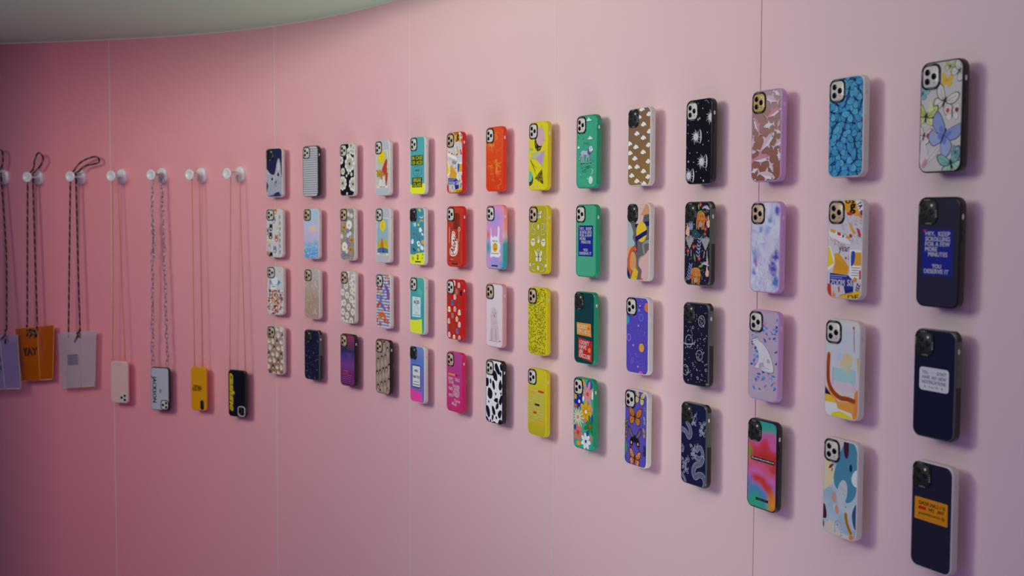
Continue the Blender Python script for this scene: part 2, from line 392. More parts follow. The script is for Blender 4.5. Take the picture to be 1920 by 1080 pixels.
# ---------------------------------------------------------------- the printed designs, column by column (1 = far left), row by row
D = {}
def design(c, r, base='d0d0d0', **k):
    def deco(fn): a = Art(base, **k); fn(a); D[c, r] = a; return fn
    return deco
@design(1, 1, '26264c')
def _(a):
    a.P(cat([(-2, 84), (2, 66), (12, 76), (26, 84), (40, 80), (50, 44), (60, 32), (68, 56), (70, 84), (76, 100), (76, 142), (66, 150), (56, 140), (20, 152), (-2, 150), (8, 120), (-4, 100)], 4, True), 'a8a8ba')
    a.P([(50, 72), (54, 48), (60, 42), (64, 70)], 'c8c2cc'); a.P([(4, 82), (4, 74), (16, 86)], 'cfc8d2')
    for x, y, rr_ in ((27, 98, 7), (56, 84, 7.5)): a.E(x, y, rr_*1.15, rr_, 'd2d2de'); a.E(x, y, rr_*.8, rr_*.85, '15132a'); a.E(x-1.5, y-2, 1.2, 1.2, 'd8d8e2')
    a.S(cat([(42, 112), (40, 122), (34, 126)], 3), 1, '3a3654'); a.S(cat([(42, 112), (46, 122), (54, 122)], 3), 1, '3a3654')
    a.P([(38, 108), (50, 104), (46, 114)], '4a4260'); q = R_(1)
    for k in range(60):
        x, y = q.uniform(6, 70), q.uniform(88, 150); a.hold = k > 0; a.S([(x, y), (x+q.uniform(-5, 5), y+q.uniform(3, 9))], .7, q.choice(['e4e2ea', '7c7a92', '5a5876']), joint=False)
@design(1, 2, 'd0cdd0')
def _(a):
    a.S([(58, 16), (58, 152)], 1.2, '50485a')
    for k in range(7): a.S([(63, 20+k*19), (63, 31+k*19)], 3, '181420', joint=False)
    for x, y, c in ((34, 36, '8a8498'), (20, 60, '16131c'), (18, 88, '4a3028'), (46, 96, 'c06838'), (38, 132, '8a8498'), (2, 74, '7a7488'), (40, 6, 'd07a40'), (20, 152, '16131c'), (52, 66, 'd8c8b0'), (6, 112, 'e0d4a8'), (2, 150, 'c87848'), (12, 124, 'b8b0b8')):
        a.blob(x, y, 8, 11, c, int(x+y), 8, .15); a.P([(x-7, y-6), (x-6, y-15), (x-1, y-9)], c); a.P([(x+7, y-6), (x+6, y-15), (x+1, y-9)], c)
        a.E(x, y+4, 3.4, 3, 'e8e0dc'); a.E(x-3, y-3, 1, 1.2, '0c0a10', n=6); a.E(x+3, y-3, 1, 1.2, '0c0a10', n=6)
@design(1, 3, 'cfccd0')
def _(a):
    q = R_(5)
    a.R(12, 60, 30, 14, 'e6e4e0', 0, 3); a.E(36, 50, 26, 9, '3f94b8'); a.E(34, 46, 16, 14, 'eeeeee'); a.R(20, 63, 18, 3, '8a9470')
    a.S([(12, 44), (9, 110)], 2, '2c2838')
    cols = ['b84a20', 'cc6a24', 'd87a28', 'a83c20', 'd8a060', 'e8e4dc', 'e0d8d0', '7a2420', 'c89058', '303050', 'b86a58', '8a6a98']
    for k in range(130): 
        x, y = q.uniform(0, 74), q.uniform(76, 154); a.blob(x, y, q.uniform(2, 6), q.uniform(2, 5), q.choice(cols), k, 6, .3)
    for k in range(34):
        x, y = q.uniform(0, 74), q.uniform(50, 154); a.hold = k > 0; a.E(x, y, 1.3, 1.3, q.choice(cols), n=6)
    a.hold = False; a.ring(40, 92, 14, 9, 1.5, 'f0ece4'); a.ring(40, 92, 9, 5, 1.5, '6a3020'); a.star(58, 14, 5, 'd8b860')
@design(1, 4, 'a88c80')
def _(a):
    a.G(vgrad((0, 'b3a5a2'), (.4, 'a98c80'), (1, '97765f')))
    for r in range(8):
        for c in range(4):
            x, y = 5+c*20+(r % 2)*6, 8+r*21; k = (r+c) % 3
            if k == 0: a.blob(x, y, 7, 8, 'e2d2b4', r*5+c, 8, .12); a.P([(x-6, y-5), (x-5, y-12), (x, y-7)], 'e2d2b4'); a.E(x, y+5, 3, 2.4, 'f2eae0')
            elif k == 1: a.E(x, y, 5, 7, '2a2024'); a.E(x, y+3, 3, 4, 'dcc4b4'); a.E(x, y-7, 3, 3, '2a2024')
            else: a.blob(x, y, 8, 6, 'e6dac8', r*7+c, 8, .12); a.E(x+4, y-5, 4, 4, 'c89a70')
            a.hold = True; a.E(x-1.5, y-1, .7, .8, '201418', n=6); a.E(x+1.8, y-1, .7, .8, '201418', n=6); a.E(x+8, y-9, 1.6, 1.3, 'a04038', n=6); a.hold = False
@design(2, 1, 'b9bac2')
def _(a):
    for k in range(21): a.hold = k > 0; a.S([(0, 8+k*7), (74, 8+k*7)], 1.7, '5c5e6c', joint=False)
    a.hold = False; a.R(30, 147, 12, 1.6, '40404a')
@design(2, 2, 'a8c0d8')
def _(a):
    n = vnoise(3); sky = ramp([(0, 'a5cbe2'), (.22, 'b8c4e0'), (.45, 'c9bedd'), (.62, 'c2b8d8'), (.72, '8fb4da'), (.85, '6aa6d8'), (1, '5a98d2')])
    def g(x, y):
        c = sky(y/PH+(n(x/14, y/9)-.5)*.12); d = math.hypot((x-44)/22, (y-62)/13); c = mixc(lin('f2c98c'), c, min(1, d*.9+(n(x/6+9, y/5)-.5)*.5))
        if y > 112: c = mixc(c, lin('e6f0f8'), max(0, n(x/5, y/3.2)-.62)*2.2)
        if y < 40: c = mixc(c, lin('f0d8d8'), max(0, n(x/16+4, y/7)-.6)*1.6)
        return c
    a.G(g); q = R_(4)
    for k in range(26):
        x, y = q.uniform(0, 70), q.uniform(112, 152); a.S(cat([(x, y), (x+5, y-2), (x+11, y)], 3), .9, q.choice(['e8f2fa', '3c86c4', '8cc2e6']))
@design(2, 3, 'b29a8c')
def _(a):
    a.G(vgrad((0, 'bcb2b0'), (.35, 'b8a49a'), (.6, 'b09482'), (1, 'ae9282'))); q = R_(6)
    for k in range(170): a.hold = True; x, y = q.uniform(2, 72), q.uniform(6, 152); a.star(x, y, q.choice([.8, 1.1, 1.6, 2.3]), 'e9e3dc', 4, .3, q.random())
    a.hold = False
    for x, y, rot in ((60, 45, -20), (60, 132, -20), (16, 30, 20)): a.ring(x, y, 7, 8.5, 1.8, 'efebe6', rot, 100, 260)
@design(2, 4, '1b1d38')
def _(a):
    q = R_(8)
    for k in range(60): a.hold = True; a.E(q.uniform(3, 71), q.uniform(4, 152), .7, .7, 'a8a494', n=6)
    for x, y in ((22, 12), (34, 8), (66, 32), (24, 86), (8, 82), (44, 70), (62, 124), (56, 94), (24, 150), (50, 150), (64, 90), (10, 130)): a.star(x, y, 2.6, 'b5b09a', 4, .25, .3)
@design(3, 1, '14131a')
def _(a):
    a.E(49, 62, 3, 3, 'e9e5dc')
    for x, y, r, n, ry in ((50, 60, 26, 9, 0), (12, 118, 22, 9, .2), (68, 122, 22, 9, .1), (4, 48, 13, 8, 0), (58, 6, 14, 8, .3), (44, 27, 15, 8, 0), (68, 24, 10, 8, .1), (14, 82, 11, 8, .1), (44, 88, 5, 6, 0), (36, 150, 5, 6, 0), (34, 96, 5, 5, 0), (60, 92, 6, 6, .4)):
        a.flower(x, y, r, n, 'e6e2d8', 'b79a6c', .36, .22, ry); a.E(x, y, r*.17, r*.17, '2c1418', n=8)
@design(3, 2, '9c8f84')
def _(a):
    q = R_(11)
    for k in range(46):
        x, y = q.uniform(0, 74), q.uniform(8, 154); a.leaf(x, y, q.uniform(8, 16), 3, q.uniform(0, 360), q.choice(['6a6c50', '7c7a5c', '5c6478', '8a8468']), '5a5a48')
    for k in range(80): a.hold = k > 0; a.E(q.uniform(0, 74), q.uniform(8, 154), 1.5, 1.5, q.choice(['e8e2d0', 'd8b468', 'f0ece6', '9488c4']), n=7)
    a.hold = False
    for x, y, r in ((46, 50, 15), (22, 116, 15)): a.blob(x, y, r, r*.95, 'ece8dc', int(x), 8, .1); a.E(x, y+1, 4.4, 4.4, 'd8a838')
    for x, y in ((20, 58), (54, 124), (60, 96)): a.flower(x, y, 9, 7, 'd39a32', '4a2c20', .4, .28)
    for x, y in ((40, 66), (36, 94), (46, 108), (14, 142), (42, 140)): a.flower(x, y, 7, 9, '7a70bc', 'e6e0f0', .2, .2)
    for x, y in ((40, 82), (8, 84), (52, 76), (34, 130), (44, 18), (60, 22)): a.flower(x, y, 8, 10, 'e6e4e6', 'c8b060', .17, .2)
@design(3, 3, 'a08c84')
def _(a):
    a.G(vgrad((0, 'b8acac'), (.3, 'a89490'), (1, '96807a')))
    for x, y in ((36, 8), (64, 16), (26, 44), (54, 34), (8, 64), (32, 72), (58, 58), (54, 84), (16, 96), (40, 108), (62, 122), (10, 124), (32, 134), (54, 150), (8, 150), (30, 158), (70, 96), (70, 62), (-2, 98), (66, 44)):
        a.flower(x, y, 11.5, 9, 'e4e2e2', 'd6a43c', .26, .3, x*.1)
@design(3, 4, '4e3460')
def _(a):
    a.G(vgrad((0, '7c3a58'), (.2, '503450'), (.3, '2f3150'), (.42, '4a3a82'), (.6, '7a3c86'), (.8, '6e2c60'), (1, '7a2f66')))
    for k in range(7): a.S([(34, 6+k*6), (70, 8+k*6)], 2.2, ('b03a58', '8a3a60', '6a4070')[k//3] if k < 7 else '', joint=False)
    for k in range(9): a.S([(34+k*2.2, 58+k*3), (56-k, 58+k*3)], 1, '8a4a98', joint=False)
    for k in range(7): a.S([(6 if k > 1 else 12, 114+k*6), (58 if k > 1 else 40, 116+k*6)], 2.6, '2a1430', joint=False)
    for k in range(7): a.S([(6 if k > 1 else 12, 111+k*6), (58 if k > 1 else 40, 113+k*6)], 2.4, ('d06060', 'c0506c', 'c04c90', 'b44aa0', 'a84ab0', '9c48a8', '9044a0')[k], joint=False)
    a.R(32, 92, 8, 6, '4048c0', 0, 2)
def tarot(a, moon):
    a.R(5, 28, 62, 108, 'e2dcc8'); a.R(7, 30, 58, 100, '8fb2c6' if moon else 'c2c0b4'); q = R_(3+moon)
    if moon:
        for k in range(18): a.S([(7, 30+k*4), (65, 30+k*4)], .35, '9cc0d2', joint=False)
        a.P([(7, 108), (18, 92), (30, 100), (44, 88), (65, 94), (65, 120), (7, 120)], 'c8b21e'); a.P([(7, 118), (30, 112), (65, 118), (65, 130), (7, 130)], '4a6ea0')
        a.P([(24, 112), (28, 92), (34, 84), (38, 96), (40, 116)], 'c8682c'); a.P([(34, 130), (38, 112), (44, 130)], '26427c')
        for k in range(22): x, y = q.uniform(9, 63), q.uniform(94, 128); a.S([(x, y), (x+3, y-3)], .7, q.choice(['e0c838', '7a6a20', '345088', 'b8a020']), joint=False)
        a.star(36, 50, 19, 'd9c030', 16, .78); a.E(36, 50, 15, 15, 'e8cc2c'); a.ring(42, 50, 9, 12, 1, '8a7420', 0, 100, 260); a.S([(34, 44), (31, 52), (34, 54)], .9, '8a7420'); a.S([(8, 60), (8, 104)], 2.5, 'a0a0ac'); a.S([(64, 60), (64, 104)], 2.5, 'a0a0ac')
        a.T('THE MOON', 18, 131, 36, 4, '4a4a58', bold=.01)
    else:
        a.P([(7, 84), (30, 88), (65, 78), (65, 100), (7, 104)], '8c9030')
        for k in range(12): a.flower(9+k*5, 86+(k % 3)*5, 5, 7, 'd4b020', '5a3a14', .4, .4)
        a.P(cat([(46, 66), (58, 52), (64, 62), (60, 84), (66, 104), (58, 130), (50, 118), (54, 98), (40, 92), (34, 84)], 4, True), 'b8402a')
        a.P(cat([(18, 130), (22, 108), (34, 98), (50, 108), (52, 130)], 4, True), 'd8d8d2'); a.P(cat([(26, 106), (30, 88), (38, 82), (40, 98), (36, 112)], 4, True), 'c8764a'); a.S([(30, 96), (20, 108)], 2, 'c8764a')
        for k in range(30): x, y = q.uniform(9, 63), q.uniform(90, 128); a.S([(x, y), (x+2, y-4)], .6, q.choice(['6a3020', 'a8a8a8', '484040', 'c05030']), joint=False)
        a.star(33, 46, 25, 'dcc020', 16, .62); a.E(33, 46, 15.5, 15.5, 'e8cc24'); a.E(28, 44, 1.5, 1, '80641c'); a.E(38, 44, 1.5, 1, '80641c'); a.S([(33, 44), (32, 50), (34, 50)], .8, '80641c'); a.S([(29, 54), (37, 54)], .9, 'a04020')
        a.T('THE SUN', 20, 131, 32, 4, '4a4a58', bold=.01)
design(4, 1, 'b9b9c2')(lambda a: tarot(a, 0))
design(4, 2, 'b9b9c2')(lambda a: tarot(a, 1))
@design(4, 3, 'c8cadc')
def _(a):
    q = R_(12)
    for k in range(19):
        for j in range(9):
            x, y = j*9+(k % 2)*4.5-2, k*8.6+4; a.hold = True; a.ring(x, y, 3.4, 3.4, 2.5, q.choice(['1c2054', '22296a', '1c2054', '3a4c9a']), q.uniform(-30, 30), 180, 360, 7)
    a.hold = False
    for x, y in ((10, 44), (26, 38), (34, 18), (14, 86), (6, 94), (66, 96), (60, 138), (44, 134), (70, 20), (20, 146), (2, 134), (70, 62)): a.flower(x, y, 6.5, 5, 'c8483c', 'd87838', .5, .3, x)
    for x, y in ((38, 52), (6, 66), (30, 66), (14, 130)): a.flower(x, y, 6, 5, '4a76c8', 'a8c0e8', .5, .3, x)
    a.P(cat([(44, 26), (54, 30), (64, 40), (70, 56), (66, 72), (58, 70), (56, 52), (46, 40)], 4, True), '7a58a0'); a.S([(60, 66), (52, 74)], 3, '7a58a0')
    a.P(cat([(16, 62), (26, 64), (28, 80), (44, 94), (52, 104), (40, 102), (24, 94), (18, 82)], 4, True), '8068a8'); a.E(56, 6, 7, 5, 'e08a28'); a.E(22, 56, 6, 5, 'e09a28')
    a.P(cat([(14, 112), (34, 110), (46, 114), (54, 128), (62, 140), (52, 134), (38, 124), (22, 130), (10, 132)], 4, True), 'd8682a'); a.E(14, 128, 6, 6, 'e88c34')
    for x, y in ((60, 46), (62, 58), (24, 74), (32, 90), (24, 116), (34, 114), (42, 120)): a.hold = True; a.E(x, y, 1.4, 1.4, '3a2850', n=6)
@design(4, 4, '9a8478')
def _(a):
    for x, y in ((44, 6), (62, 22), (12, 58), (32, 50), (52, 44), (70, 70), (6, 96), (22, 92), (40, 84), (56, 80), (10, 136), (30, 126), (48, 122), (64, 140), (0, 20), (22, 150), (70, 112)):
        a.P(cat([(x-4, y+6), (x-6, y+16), (x-4, y+28), (x+4, y+28), (x+6, y+16), (x+4, y+6)], 3, True), 'ae988a')
        a.P(cat([(x-5, y+14), (x-5.5, y), (x, y-5.5), (x+5.5, y), (x+5, y+14), (x+2.6, y+2), (x-2.4, y+2)], 3, True), '251a1c'); a.E(x, y+3, 2.4, 3.4, 'c8b0a0')
@design(5, 1, '4d9da6', gain=1.1)
def _(a):
    a.P([(0, 131), (0, 160), (74, 160), (74, 128), (40, 128)], 'e0e820'); a.R(5, 50, 60, 27, '22260e'); a.T('IN CASE', 8, 52, 54, 10, 'd6de2c', bold=.035); a.T('OF ACID', 8, 65, 54, 10, 'd6de2c', bold=.035)
    a.ring(36, 94, 22, 15, 1, '2d6f7c'); a.ring(28, 94, 15, 14, 1, '2d6f7c'); a.ring(44, 94, 15, 14, 1, '2d6f7c'); a.T('AREA', 23, 88, 26, 6, '22545e', bold=.03); a.S([(30, 102), (36, 100), (42, 103)], 1.2, '2d6f7c')
    a.R(9, 111, 52, 27, '22260e'); a.T('BREAK', 14, 113, 43, 10, 'd6de2c', bold=.035); a.T('GLASS', 14, 126, 43, 10, 'd6de2c', bold=.035)
@design(5, 2, '40889c', gain=1.1)
def _(a):
    a.P(cat([(-2, 128), (20, 130), (34, 126), (52, 124), (76, 122)], 4)+[(76, 160), (-2, 160)], 'd8e020')
    for x, y, r, c in ((50, 6, 6, 'd8c030'), (20, 46, 7, '70b8e0'), (44, 46, 5, 'e0c840'), (54, 60, 9, 'e8e8ec'), (20, 72, 5, '8a4a5a'), (64, 72, 5, 'e0dce4'), (12, 94, 8, 'e4e4ec'), (44, 98, 10, 'e0e0ea'), (66, 94, 8, 'd8a030'), (62, 110, 9, 'dfe2ec'), (20, 116, 8, '5a4a62'), (44, 116, 6, 'c8c038'), (10, 134, 6, 'c0c46a'), (40, 132, 5, 'a04030'), (66, 128, 4, '38a050')): a.blob(x, y, r, r*.7, c, int(x*y), 8, .18, 20)
    a.E(46, 98, 3, 3, '304878'); a.ring(60, 20, 9, 7, 2.4, 'd8d8e8', 0, 20, 160); a.ring(60, 40, 10, 8, 2, 'd07038', 0, 180, 340); a.ring(60, 40, 7.5, 6, 2, 'd8c040', 0, 180, 340); a.R(22, 40, 9, 11, 'a8d0ec', -20); a.R(8, 86, 8, 14, 'eceef2', 25); a.R(54, 104, 14, 10, 'eef0f4', 20); a.S([(52, 80), (46, 90)], 2.5, '702838'); a.S([(30, 72), (38, 78)], 1.5, '383858'); a.S([(16, 112), (30, 118)], 3, '403850')
    a.E(40, 140, 4, 4, '6a3a20'); a.R(10, 136, 9, 9, '9aa04a'); a.S([(60, 140), (68, 136)], 1.4, '282818'); a.R(26, 147, 30, 3.6, '20242a')
@design(5, 3, '3d9a98', gain=1.08)
def _(a):
    n = vnoise(9); g = ramp([(0, '4fa79a'), (.35, '3f9aa2'), (.6, '3892a4'), (1, '3fa290')]); a.G(lambda x, y: g(y/PH+.15*(n(x/20, y/20)-.5)))
    a.P([(42, 24), (66, 40), (60, 54), (40, 44)], '56aea4'); a.P([(0, 120), (30, 119), (60, 114), (62, 152), (56, 160), (0, 160)], 'd6dc34'); a.R(10, 54, 44, 56, 'c5d6dc'); a.T("IT'S", 26, 57, 11, 4, '405868', bold=.01); a.T('ACID', 17, 64, 30, 9, '28404e', bold=.045); a.R(26, 75, 12, 1.2, '607884')
    a.ring(32, 89, 10, 11, .7, '5f7a86'); a.S([(29, 86), (35, 84), (35, 89)], .9, '405868'); a.ring(32, 94, 6, 5, .7, '5f7a86', 0, 0, 180); a.R(14, 104, 36, 1.6, '607884')
@design(5, 4, '6068b0', gain=1.08)
def _(a):
    n = vnoise(4); g = ramp([(0, '6c80bc'), (.35, '5a74c0'), (.6, '6a66b4'), (1, '7468b0')]); a.G(lambda x, y: g(y/PH+.2*(n(x/20, y/20)-.5)))
    a.P(cat([(-2, 119), (20, 124), (44, 126), (62, 126)], 3)+[(62, 160), (-2, 160)], 'e2459a'); a.R(9, 52, 46, 64, '262a4c'); a.R(12, 55, 40, 58, 'cfd2da')
    a.T('WORKS', 21, 65, 20, 7, '23232d', bold=.035); a.T('HARD TECH', 14, 82, 36, 7, '23232d', bold=.035); a.R(17, 98, 30, 2.5, '8a8a96'); a.R(14, 106, 36, 2.6, '70707c')
def collage(a):
    q = R_(2)
    a.R(0, 0, 74, 156, 'cac7cc')
    for k in range(70):
        x, y = q.uniform(26, 74), q.uniform(24, 66); a.hold = k > 0; a.S([(x, y), (x+5, y+2.8)], .5, '77757f', joint=False)
    a.hold = False
    a.P([(34, -2), (76, -2), (66, 26), (40, 20), (34, 12)], 'dda032'); a.P([(58, 0), (76, 0), (76, 26), (70, 26)], 'e2e2e4'); a.E(73, 22, 7, 7, 'd88a30'); a.E(73, 20, 4, 4, '303a98'); a.T('os', 36, -2, 20, 7, '181818', bold=.05); a.T('g', 46, 6, 13, 15, '181818', bold=.05); a.T('TA', 62, 3, 12, 9, '22222a', 60, bold=.035); a.R(40, 19, 12, 5, 'cc3c28', 6, 2)
    a.P([(0, 46), (40, 56), (50, 70), (0, 62)], 'e2e0e2')
    for x, w, c in ((3, 13, 'dba030'), (19, 9, 'c83a34'), (31, 4, '30308a'), (38, 10, 'dba030')): a.R(x, 46+x*.27, w, 5, c, 15, 2)
    a.P([(44, 34), (50, 38), (60, 52), (56, 55), (48, 44)], 'd8a030'); a.blob(50, 56, 3.4, 3.4, 'b8303c', 3); a.P(cat([(62, 44), (68, 46), (72, 56), (68, 58), (64, 50)], 3, True), 'c03440')
    a.S([(2, 58), (6, 64), (8, 60), (10, 66), (14, 62), (20, 65)], 1.2, 'b83848'); a.T('I-Tion', 14, 66, 24, 8, 'b8506a', 8); a.T('year', 24, 74, 24, 11, '2a2f78', bold=.01); a.star(40, 92, 3, 'c03038', 8, .5); a.S([(46, 88), (44, 94), (48, 92)], 1, 'b8384a')
    a.P([(0, 74), (4, 72), (18, 102), (0, 114)], 'f0f0ee'); a.P([(0, 76), (3, 76), (14, 101), (0, 108)], 'e6cc1c')
    a.P([(14, 86), (24, 84), (48, 106), (44, 118), (10, 118), (16, 102)], 'd99e28')
    for k in range(9): a.S([(16+k*3.4, 92+k*1.6), (13+k*3.8, 112)], .6, 'a06a20', joint=False)
    a.R(49, 78, 26, 45, 'e6e3e0'); a.R(53, 82, 24, 21, 'dc9e2e'); a.P(cat([(52, 82), (60, 82), (60, 94), (57, 101), (52, 104)], 3, True), '2a4ca4')
    for k in range(4): a.R(53, 106+k*4, 19-(k % 2)*3, 1.3, '8a8890')
    a.R(70, 110, 4, 14, 'b83a40'); a.P([(5, 117), (46, 119), (58, 128), (58, 148), (40, 148), (36, 136), (5, 136)], '2d2f8e'); a.R(7, 120, 36, 1.6, '8f92c8'); a.R(7, 123.5, 26, 1.4, '8f92c8'); a.T('ZOOM', 7, 127, 32, 10, 'dcdce6', bold=.04)
    a.T('S&', 44, 126, 14, 10, 'd6d8e8', bold=.035); a.T('NO', 40, 141, 18, 12, '2a2a86', bold=.04); a.R(58, 122, 7, 7, 'd08a2c', 20); a.P([(0, 134), (36, 141), (30, 156), (0, 156)], 'c4c2c8'); a.P([(0, 134), (8, 136), (10, 158), (0, 158)], 'c43a2c'); a.P([(10, 157), (14, 144), (16, 152), (20, 148), (18, 158)], 'd8882c'); a.blob(26, 143, 2, 5, 'b8505a', 2)
    a.T('ZEN', 58, 136, 18, 7, '22222a', 110, bold=.035); a.P([(14, 158), (44, 148), (76, 142), (76, 158)], 'e2b424'); a.T('nomen west', 28, 148, 28, 3, '9a6a20', -10); a.T('DE', 46, 150, 24, 7, '2a2620', -6, bold=.035)
design(6, 1, 'c0392f')(collage)
design(13, 2, 'd0ced2')(collage)
@design(6, 2, 'bf3b22')
def _(a):
    a.R(6, 20, 56, 124, 'b63820'); a.R(30, 16, 14, 42, '7a2c18'); a.R(45, 16, 14, 42, '7e2e1a'); a.S([(44.5, 16), (44.5, 58)], 1, '3c140e', joint=False); a.S([(6, 56), (62, 58)], .9, '5c1c14', joint=False)
    a.S([(8, 142), (62, 146), (62, 20)], .9, '3c120e', joint=False)
    a.S([(10, 54), (10, 94)], 2.4, 'd8b8b4'); a.S([(9, 96), (8, 122)], 1.4, 'b06058'); a.ring(58, 58, 4, 5, 2, 'd9cfc8'); a.S([(58, 62), (57, 90)], 2.4, 'd0b0a4'); a.S([(50, 74), (50, 90)], 2, 'a06a30'); a.S([(46, 78), (54, 84)], 2, '9a7a38')
    pts = cat([(20, 78), (26, 64), (36, 66), (42, 76), (52, 92), (52, 114), (44, 126), (28, 130), (14, 126), (12, 112), (20, 104)], 4, True)
    a.P(pts, 'e6dcd8'); cx, cy = 32, 98; a.P([(cx+(x-cx)*.88, cy+(y-cy)*.91) for x, y in pts], 'b3301f'); a.P([(cx+(x-cx)*.8, cy+(y-cy)*.84) for x, y in pts], 'e4d8d4')
    a.T('AloNe', 6, 88, 54, 19, 'b8281e', -68, bold=.025, shear=.25); a.T('stay', 12, 113, 13, 5, 'b8281e', -66, bold=.02, shear=.2)
    a.R(16, 137.5, 14, 1.4, 'd8a8a0'); a.R(22, 147, 30, 4.4, '30201e'); a.T('CASETIFY', 24, 148.2, 26, 2, '96605a', bold=.035)
@design(6, 3, 'b72818')
def _(a):
    L = [(34, 8, 'e4d4d0'), (58, 12, 'dcb0b4'), (46, 30, '8e7f80'), (4, 54, '8a4424'), (38, 44, 'e0b0b4'), (26, 60, '3f6fa8'), (56, 58, '8a4430'), (10, 78, 'e6e2dc'), (38, 76, 'dfa4ac'), (60, 84, 'e8e4de'), (26, 94, '8d8382'), (48, 102, 'e0c0a0'), (8, 110, 'e0c4c4'), (60, 116, 'e4c6cc'), (30, 124, 'a04428'), (50, 134, '4a78b4'), (10, 146, 'e0bcc0'), (34, 152, 'e8e4dc'), (60, 152, 'dcaab0'), (0, 128, '3f6fa8'), (70, 32, '201418')]
    for x, y, c in L:
        a.blob(x, y, 6.4, 7.4, c, int(x), 8, .1); a.R(x-5.6, y, 11.2, 7, c, 0, 1.5)
        if c[0] == 'e' and c[2] in 'e68': a.E(x-6, y+2, 2.2, 4.5, 'd8a040', 20); a.E(x+6, y+2, 2.2, 4.5, 'd8a040', -20)
        a.hold = True; a.E(x-2, y-1, .9, 1.2, '1a1214', n=6); a.E(x+2, y-1, .9, 1.2, '1a1214', n=6); a.E(x, y+3, 1.6, .9, 'a04038', n=8); a.hold = False
@design(6, 4, 'b83a80')
def _(a):
    a.G(vgrad((0, 'b04890'), (.3, 'b53c86'), (.7, 'c03478'), (1, 'c2306e')))
    a.R(6, 56, 34, 5.2, 'e08c30', 1); a.E(46, 59, 3.4, 3, '30205c'); a.R(52, 56, 12, 5, 'c02c50')
    W = 'e6d3dc'
    for t, x, y, w in (("DON'T", 6, 66, 26), ('TALK', 38, 67, 24), ('TO ME', 7, 76, 26), ('UNLESS', 28, 85, 34), ('YOUR', 7, 93, 22), ('EMAIL', 34, 94, 28), ('STARTS', 29, 103, 33), ('WITH', 8, 111, 22)): a.T(t, x, y, w, 7.6, W, 2, bold=.045)
    a.T('Hope', 33, 109, 26, 10, W, 3, bold=.0, shear=.3); a.T("You're", 36, 122, 28, 9, W, 3, shear=.3); a.T('Well', 24, 132, 24, 9, W, 3, shear=.3)
    a.ring(36, 128, 26, 20, .5, 'cc5c98')
@design(7, 1, 'd8491e')
def _(a):
    a.G(vgrad((0, 'd8501e'), (1, 'd63c16'))); q = R_(3)
    for x, y, s_, r, f in ((20, 44, 13, 20, 1), (50, 100, 17, -80, 1), (16, 96, 10, 10, 1), (46, 22, 9, 60, -1)):
        a.animal(x, y, s_, r, 'e8813a' if (x, y) != (16, 96) else 'd97434', f)
    for k in range(36):
        x, y = q.uniform(4, 70), q.uniform(10, 150); L = [(x, y)]
        for j in range(4): L.append((L[-1][0]+q.uniform(-6, 6), L[-1][1]+q.uniform(-6, 6)))
        a.S(cat(L, 3), .7, q.choice(['e68438', 'de7c30', 'b8542c', 'c89038']), joint=False)
    a.S(cat([(58, 130), (66, 128), (68, 140), (56, 144), (60, 154)], 4), 1.6, 'e88a3c'); a.S(cat([(28, 104), (20, 116), (34, 112), (28, 122)], 4), 1.5, 'e88a3c')
@design(7, 2, 'c08cc8')
def _(a):
    n = vnoise(15); n2 = vnoise(16); r = ramp([(0, '8f8fd0'), (.28, 'a894d4'), (.42, 'c48cc8'), (.62, 'cf8fc6'), (.8, 'c090d0'), (1, '5aa8c8')])
    def g(x, y):
        v = n(x/24+2, y/36)*.9+.1*n2(x/8, y/8); c = r(v); 
        c = mixc(c, lin('d86a58'), 1.4-math.hypot((x-3)/9, (y-72)/10)); c = mixc(c, lin('3f9ab0'), 1.3-math.hypot((x-5)/14, (y-104)/16)); c = mixc(c, lin('4a9ac8'), 1.2-math.hypot((x-70)/16, (y-146)/14)); return c
    a.G(g)
    a.P(cat([(17, 54), (20, 60), (22, 74), (30, 78), (38, 74), (44, 78), (50, 70), (50, 56), (55, 50), (58, 64), (56, 84), (62, 100), (58, 112), (63, 122), (50, 128), (30, 126), (16, 128), (19, 108), (16, 84), (18, 70)], 4, True), 'dcdfe2')
    a.S(cat([(26, 84), (24, 100), (27, 118)], 3), .7, 'bcc2c8'); a.S(cat([(54, 84), (53, 104), (56, 118)], 3), .7, 'bcc2c8'); a.T('THANK YOU', 25, 86, 24, 3.4, '48484e', bold=.035)
    a.E(38, 103, 11, 11.5, 'd8a020'); a.E(35, 107, 1.2, 2.4, '30241a'); a.E(41, 107, 1.2, 2.4, '30241a'); a.ring(38, 101, 6, 6, 1, '8a5c18', 0, 200, 340); a.T('HAVE A NICE DAY', 21, 117, 34, 3, '48484e', bold=.035); a.R(22, 147, 28, 4.4, '2c2438'); a.T('CASETIFY', 24, 148.2, 24, 2, '9a88a8', bold=.035)
@design(7, 3, 'd9c8d2')
def _(a):
    q = R_(9); a.P(cat([(26, 62), (34, 56), (44, 60), (50, 72), (50, 90), (56, 104), (60, 130), (52, 140), (20, 140), (16, 128), (22, 100), (20, 80)], 4, True), 'cfb4c0')
    for k in range(110):
        x, y = q.uniform(20, 54), q.uniform(60, 140); a.hold = k > 0; a.S([(x, y), (x+q.uniform(-2, 2), y+q.uniform(3, 7))], .5, q.choice(['b08fa0', 'c0a0b0', 'a88898']), joint=False)
    a.hold = False; a.E(32, 72, 1.4, 1.4, '5c4450'); a.E(42, 72, 1.4, 1.4, '5c4450'); a.E(37, 78, 2.4, 1.8, '6c4c58'); a.ring(37, 81, 4, 3, .8, '7a5564', 0, 10, 170)
    a.S([(26, 112), (25, 138)], 4, 'b893a4'); a.S([(44, 112), (46, 138)], 4, 'b893a4'); a.S([(14, 142), (60, 143)], 1.3, '9c7c8a'); a.leaf(58, 141, 11, 4, -6, 'a07a86')
